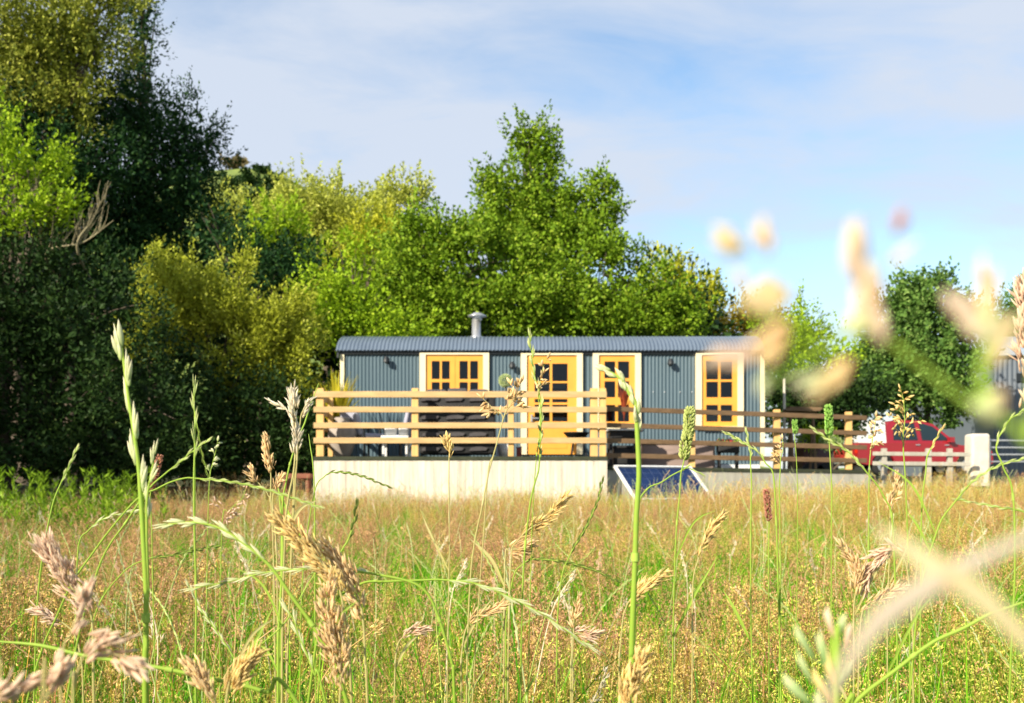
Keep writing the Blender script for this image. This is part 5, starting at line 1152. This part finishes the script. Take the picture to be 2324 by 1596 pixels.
blade_m = leafmat('green_blade', (.04, .17, .005), (.12, .38, .010), (.36, .56, .035), trans=.25, patch=.2)
blade_y = leafmat('yellowing_blade', (.22, .30, .02), (.45, .50, .06), (.7, .64, .18), trans=.35, patch=.2)
A_brown = seedmat('brown_bent_grass', (.34, .15, .06), (.90, .55, .29), .8, .08)
A_gold = seedmat('golden_bent_grass', (.34, .19, .03), (.96, .72, .24), .8, .08)
A_green = seedmat('greenish_bent_grass', (.20, .27, .02), (.80, .76, .15), .8, .08)

def blades(n, R, h0, h1, w, m, name):
    mb = MB()
    for i in range(n):
        a, r = rng.random() * 6.28, R * math.sqrt(rng.random()); b = np.array([r * math.cos(a), r * math.sin(a), 0]); h = rng.uniform(h0, h1)
        p = rng.random() * 6.28; d = np.array([math.cos(p), math.sin(p), 0]); o_ = h * rng.uniform(.05, .5); s = np.linspace(0, 1, 5)[:, None]
        P = b + d * o_ * s ** 2 + np.array([0, 0, h]) * (s - .12 * s ** 3); sd = np.array([-d[1], d[0], 0]); q = rng.random() * 3; sd = sd * math.cos(q) + d * math.sin(q)
        wd = w * (1 - s ** 2 * .95) * rng.uniform(.6, 1.2)
        V = np.stack([P - sd * wd, P + sd * wd], 1).reshape(-1, 3); mb.add(V, [(2 * j, 2 * j + 1, 2 * j + 3, 2 * j + 2) for j in range(4)], np.repeat(s[:, 0], 2))
    return mb.mesh(name, m, attr=True)
def bent(n, R, h0, h1, m, name, per=6, nb=17, L=.0064):
    mb = MB()
    for i in range(n):
        a, r = rng.random() * 6.28, R * math.sqrt(rng.random()); b = np.array([r * math.cos(a), r * math.sin(a), 0]); h = rng.uniform(h0, h1)
        p = rng.random() * 6.28; d = np.array([math.cos(p), math.sin(p), 0]) * h * rng.uniform(.02, .22); s = np.linspace(0, 1, 6)[:, None]
        P = b + d * s ** 2 + np.array([0, 0, h]) * s; mb.tube(P, np.linspace(.0009, .0004, 6), 3, t=np.zeros(6), cap=False)
        u = rng.uniform(.70, 1.0, nb); X = b + d * (u ** 2)[:, None] + np.array([0, 0, h]) * u[:, None]; ph = rng.random(nb) * 6.28
        ln = (.012 + .16 * (1.0 - u)) * rng.uniform(.6, 1.2, nb); ln = np.minimum(ln, .045); D = np.stack([np.cos(ph), np.sin(ph), rng.uniform(.3, 1.3, nb)], -1); D /= np.linalg.norm(D, axis=1)[:, None]
        E = X + D * ln[:, None]; sd = np.cross(D, [0, 0, 1.]) * .0003
        mb.add(np.stack([X - sd, X + sd, E], 1).reshape(-1, 3), np.arange(nb * 3).reshape(-1, 3), np.zeros(nb * 3))
        k = np.repeat(np.arange(nb), per); f = rng.uniform(.35, 1.05, len(k)); C = X[k] + D[k] * (ln[k] * f)[:, None] + rng.normal(size=(len(k), 3)) * .003
        put_lens(mb, C, D[k] + .6 * rng.normal(size=(len(k), 3)) + [0, 0, .4], L * rng.uniform(.7, 1.2, len(k)), L * .34, LOW)
    return mb.mesh(name, m, attr=True)
def midhead(kind, h, col, name):
    mb = MB(); lean = rng.uniform(.02, .14) * rng.choice([-1, 1]); hl = rng.uniform(.07, .12) if kind == 'fog' else rng.uniform(.12, .17)
    P = catmull([(0, 0, 0), (lean * .3, .01, h * .5), (lean * .8, 0, h * .85), (lean * 1.5, .01, h)], 6)
    mb.tube(P, np.linspace(.0014, .0007, len(P)), 4, t=np.full(len(P), .3), cap=False)
    d = np.r_[0, np.cumsum(np.linalg.norm(np.diff(P, axis=0), axis=1))]; X, D, ln = along(P, np.linspace(1 - hl / d[-1], 1, 8))
    if kind == 'fog': head_fog(mb, X, .0095, .0028, .009, 72, T=LOW)
    elif kind == 'rye': head_rye(mb, X, .016, .0045, .5, T=LOW, fl=3)
    elif kind == 'tim': head_tim(mb, X[3:], .0035, 130, .003)
    else: head_open(mb, X, .005, .0022, .03, 10, 4, T=LOW)
    return mb.mesh(name, MATS[col], attr=True)

gb = tuft_col('blade_tufts', [blades(80, .15, .18, .42, .003, blade_m, 'blades') for _ in range(4)] + [blades(40, .15, .2, .42, .0018, blade_y, 'blades') for _ in range(3)] + [blades(16, .15, .36, .60, .0026, blade_m, 'blades') for _ in range(2)])
bg_ = tuft_col('bent_tufts', [bent(9 if q % 2 else 12, .15, .34, .52, m_, 'bent', 5, 14, .0088 if q % 2 else .0064) for m_ in (A_brown, A_gold, A_green) for q in range(4)])
mh = tuft_col('mid_heads', [midhead('fog', .56, 'tan', 'h'), midhead('fog', .50, 'gold', 'h'), midhead('fog', .54, 'pink', 'h'), midhead('fog', .60, 'white', 'h'), midhead('rye', .62, 'green', 'h'), midhead('rye', .66, 'pale', 'h'), midhead('rye', .58, 'green', 'h'), midhead('open', .58, 'tan', 'h'), midhead('open', .62, 'pale', 'h'), midhead('tim', .6, 'tim', 'h')])

def field(dens, y0, y1, side=1.3, keep=None):
    out = []; n = int(dens * ((y1 - y0) * (y1 + y0) * .5 * 1.0 + 2 * side * (y1 - y0)))
    y = np.sqrt(rng.random(n) * (y1 ** 2 - y0 ** 2) + y0 ** 2) if side < .1 else None
    while sum(map(len, out)) < n:
        yy = rng.uniform(y0, y1, n * 2); xx = rng.uniform(-.5 * y1 - side, .5 * y1 + side, n * 2)
        ok = np.abs(xx) < .5 * yy + side; out.append(np.stack([xx[ok], yy[ok]], -1))
    p = np.vstack(out)[:n]
    return np.column_stack([p, gz(p[:, 0], p[:, 1])])
def not_solid(p):      # keep clear of decks and hut
    x, y = p[:, 0], p[:, 1]
    return ~((y > 19.35) & (x > dx(700)) & (x < 7.1) & (y < 24.6))
p1 = field(24, .45, 19.4, 1.2); p1 = p1[not_solid(p1)]
n = len(p1); dry = vnoise(p1[:, 0], p1[:, 1], 1.4, 3) + .5 * rng.normal(size=n)
scatter('meadow_grass', gb, p1, rng.uniform(.8, 1.25, n), np.where(rng.random(n) < .17, rng.integers(7, 9, n), np.where(dry > .45, rng.integers(4, 7, n), rng.integers(0, 4, n))), 'dense green grass blades under the seed heads', 'grass')
p2 = field(20, 1.0, 21.5, 1.2); p2 = np.vstack([p2, field(30, .95, 3.4, .8)]); p2 = p2[not_solid(p2)]; n = len(p2)
# greener on the right and near, browner towards the middle distance
pt = .75 * vnoise(p2[:, 0], p2[:, 1], .9, 1) + .32 * p2[:, 0] / (.4 * p2[:, 1] + 1) - .35 * sm(2.5, 5, p2[:, 1]) + .3 * rng.normal(size=n)
var = np.where(rng.random(n) < sm(1.6, 3.5, p2[:, 1]) * .95, 1, 0) + 2 * rng.integers(0, 2, n)
pt = pt - .45 * np.exp(-((p2[:, 1] - 7) / 4.5) ** 2) * (1 - sm(-.5, 2, p2[:, 0]))
idx = np.where(pt < -.28, 0, np.where(pt < .42, 4, 8)) + var
thin = rng.random(n) < np.clip(.66 + 1.0 * vnoise(p2[:, 0], p2[:, 1], .3, 7) + .25 * sm(3, 6, p2[:, 1]), .10, 1)
scatter('bent_grass', bg_, p2[thin], (rng.uniform(.80, 1.1, n) * (1 + .13 * vnoise(p2[:, 0], p2[:, 1], .5, 5)) * (1 + (.16 + .30 * sm(1, 4, p2[:, 0])) * sm(9, 16, p2[:, 1])))[thin], idx[thin], 'haze of fine brown and golden bent grass seed heads covering the meadow', 'grass', .08)
p3 = np.vstack([field(10, 1.25, 21, 1.0), field(10, 1.5, 6, .6), field(3.5, 12, 19.3, .5)]); p3 = p3[not_solid(p3)]; n = len(p3)
right = rng.random(n) < .5 + .4 * np.clip(p3[:, 0] / (.5 * p3[:, 1]), -1, 1)
scatter('tall_grass_heads', mh, p3, rng.uniform(.74, 1.12, n) * (1 + (.14 + .14 * sm(0, 4, p3[:, 0])) * sm(9, 15, p3[:, 1])), np.where(right, rng.integers(3, 10, n), rng.integers(0, 9, n)), 'scattered taller seed heads standing in the meadow', 'grass', .16)

p4 = field(13, 14, 19.25, .3); p4 = p4[not_solid(p4) & (p4[:, 0] > -4.5)]; n = len(p4)
hz_ = 1.24 + .24 * sm(.5, 3, p4[:, 0]) + .10 * vnoise(p4[:, 0], p4[:, 1], .5, 4)
far_cols = tuft_col('far_tufts', [bent(8, .17, .36, .56, A_green, 'bent', 4, 16, .009), bent(8, .17, .36, .56, A_gold, 'bent', 4, 16, .009), blades(22, .17, .3, .55, .003, blade_m, 'blades'), midhead('open', .6, 'pale', 'h'), midhead('fog', .6, 'tan', 'h'), midhead('rye', .62, 'pale', 'h')])
scatter('deck_edge_grass', far_cols, p4, hz_ * rng.uniform(.8, 1.12, n), rng.integers(0, 6, n), 'taller loose grass along the foot of the deck', 'grass', .12)

# weeds along the hedge on the left
def weed(h, name):
    mb = MB(); P = catmull([(0, 0, 0), (.02, 0, h * .5), (.0 + rng.normal() * .04, 0, h)], 6); mb.tube(P, np.linspace(.005, .002, len(P)), 4, t=np.full(len(P), .3), cap=False)
    n = 46; s = rng.uniform(.25, 1, n); X, D, _ = along(P, s); u = rand_unit(n); u[:, 2] = np.abs(u[:, 2]) * .5; add_leaves(mb, X + u * .02 * (1.3 - s)[:, None], u + [0, 0, .8], .10, .22, .35); return mb.mesh(name, g_alder, attr=True)
wd_ = tuft_col('weeds', [weed(h, 'weed') for h in (.7, .85, 1.0)])
n = 420; yy = rng.uniform(9.5, 19.6, n); xx = -(.30 + .20 * rng.random(n)) * yy - rng.random(n) * .8; ok = xx < -.30 * yy - .1 * (yy - 9) * 0
pw = np.column_stack([xx, yy, gz(xx, yy)])[ok & (rng.random(n) < .75)]
scatter('weeds', wd_, pw, rng.uniform(.7, 1.05, len(pw)) * np.interp(pw[:, 1], [9, 19], [.95, .8]), rng.integers(0, 3, len(pw)), 'bright green weeds along the foot of the left hedge', 'weeds', .1)

# ------------------------------------------------------------------ light, sky, camera
SUN_EL, SUN_AZ = math.radians(29), math.radians(-138)      # azimuth measured from +Y towards +X: behind the camera, to the left
sd = Vector((math.sin(SUN_AZ) * math.cos(SUN_EL), math.cos(SUN_AZ) * math.cos(SUN_EL), math.sin(SUN_EL)))
li = bpy.data.lights.new('sun', 'SUN'); li.energy = 5.0; li.angle = math.radians(.55); li.color = (1, .91, .74)
lo = bpy.data.objects.new('sun', li); COL.objects.link(lo); lo.rotation_euler = sd.to_track_quat('Z', 'Y').to_euler(); lo.location = (-20, -20, 30)

# unseen trees added outside the frame on the left, shaped to shade the hedge
def copy_tree(src, loc, rz, s, label):
    c = src.copy(); COL.objects.link(c); c.location = loc; c.rotation_euler[2] = rz; c.scale = (s, s, s); c['label'] = label; c['group'] = 'trees of the left hedge'
    for ch in src.children:
        d = ch.copy(); COL.objects.link(d); d.parent = c
for i, (x, y, h, lb) in enumerate(((-15.6, 9.6, 9.3, 'unseen shade tree added outside the left edge nearest the camera'), (-16.0, 14.0, 9.8, 'unseen shade tree added outside the left edge beyond the nearest one'), (-19.2, 11.0, 10.5, 'unseen shade tree added outside the left edge behind the other two'))):
    xd = x / y * F + CX; k = F / y; g_ = float(gz(x, y)); yy = lambda z: HY - (z - ZC) * k
    tree('hedge_tree', lb, y, [(xd, yy(h - 2), 1.9 * k, 1.9 * k), (xd - .5 * k, yy(h * .5), 2.3 * k, 2.4 * k), (xd + .2 * k, yy(h * .25), 2.2 * k, 2.0 * k)], g_deep, L=.24, puff=.6, per=26, group='trees of the left hedge', dens=.9)

wd = bpy.data.worlds.new('World'); scene.world = wd; wd.use_nodes = True; nt = wd.node_tree; N = nt.nodes; L = nt.links; N.clear()
out = N.new('ShaderNodeOutputWorld'); sky = N.new('ShaderNodeTexSky'); sky.sky_type = 'NISHITA'; sky.sun_disc = False; sky.sun_elevation = SUN_EL; sky.sun_rotation = SUN_AZ % (2 * math.pi)
sky.air_density = 1.2; sky.dust_density = .3; sky.ozone_density = 2.5
b1 = N.new('ShaderNodeBackground'); b1.inputs[1].default_value = .112; L.new(sky.outputs[0], b1.inputs[0])
tc = N.new('ShaderNodeTexCoord'); sp_ = N.new('ShaderNodeSeparateXYZ'); L.new(tc.outputs['Generated'], sp_.inputs[0])
def mth(op, a, b=None):
    m = N.new('ShaderNodeMath'); m.operation = op
    for i, v in enumerate((a, b)):
        if v is None: continue
        if hasattr(v, 'is_output'): L.new(v, m.inputs[i])
        else: m.inputs[i].default_value = v
    return m.outputs[0]
den = mth('ADD', mth('MAXIMUM', sp_.outputs[2], 0.0), .14)
cu = mth('DIVIDE', sp_.outputs[0], den); cv = mth('DIVIDE', sp_.outputs[1], den)
cb_ = N.new('ShaderNodeCombineXYZ'); L.new(cu, cb_.inputs[0]); L.new(cv, cb_.inputs[1])
mp = N.new('ShaderNodeMapping'); mp.inputs['Scale'].default_value = (.75, .9, 1); mp.inputs['Location'].default_value = (2.35, .6, 0); mp.inputs['Rotation'].default_value = (0, 0, .25); L.new(cb_.outputs[0], mp.inputs[0])
ns = N.new('ShaderNodeTexNoise'); ns.inputs['Scale'].default_value = 1.1; ns.inputs['Detail'].default_value = 7; ns.inputs['Roughness'].default_value = .5; ns.inputs['Distortion'].default_value = .35; L.new(mp.outputs[0], ns.inputs['Vector'])
mp2 = N.new('ShaderNodeMapping'); mp2.inputs['Scale'].default_value = (1.7, 2.6, 1); mp2.inputs['Rotation'].default_value = (0, 0, -.2); L.new(cb_.outputs[0], mp2.inputs[0])
n2 = N.new('ShaderNodeTexNoise'); n2.inputs['Scale'].default_value = 1.3; n2.inputs['Detail'].default_value = 9; n2.inputs['Roughness'].default_value = .6; n2.inputs['Distortion'].default_value = .5; L.new(mp2.outputs[0], n2.inputs['Vector'])
cl = mth('ADD', mth('ADD', mth('MULTIPLY', ns.outputs['Fac'], .64), mth('MULTIPLY', n2.outputs['Fac'], .36)), mth('MULTIPLY', sp_.outputs[0], -.12))
rp = ramp(nt, [(.34, (0, 0, 0)), (.52, (1, 1, 1))]); L.new(cl, rp.inputs[0])
b2 = N.new('ShaderNodeBackground'); b2.inputs[0].default_value = (.68, .75, .87, 1); b2.inputs[1].default_value = .575
ms = N.new('ShaderNodeMixShader'); L.new(mth('MULTIPLY', rp.outputs[0], .92), ms.inputs[0]); L.new(b1.outputs[0], ms.inputs[1]); L.new(b2.outputs[0], ms.inputs[2]); L.new(ms.outputs[0], out.inputs[0])

cam = bpy.data.cameras.new('camera'); co_ = bpy.data.objects.new('camera', cam); COL.objects.link(co_); scene.camera = co_
co_.location = (0, 0, ZC); co_.rotation_euler = (math.radians(90), 0, 0)
cam.sensor_width = 36; cam.lens = 36 * F / 2324; cam.shift_y = (HY - 798) / 2324; cam.clip_start = .01; cam.clip_end = 1500
cam.dof.use_dof = True; cam.dof.focus_distance = 1.35; cam.dof.aperture_fstop = 15.5; cam.dof.aperture_blades = 0
scene.view_settings.view_transform = 'Standard'; scene.view_settings.look = 'None'; scene.view_settings.exposure = .84; scene.view_settings.gamma = 1
scene.cycles.use_denoising = True
scene.cycles.max_bounces = 6; scene.cycles.transparent_max_bounces = 8; scene.cycles.diffuse_bounces = 3
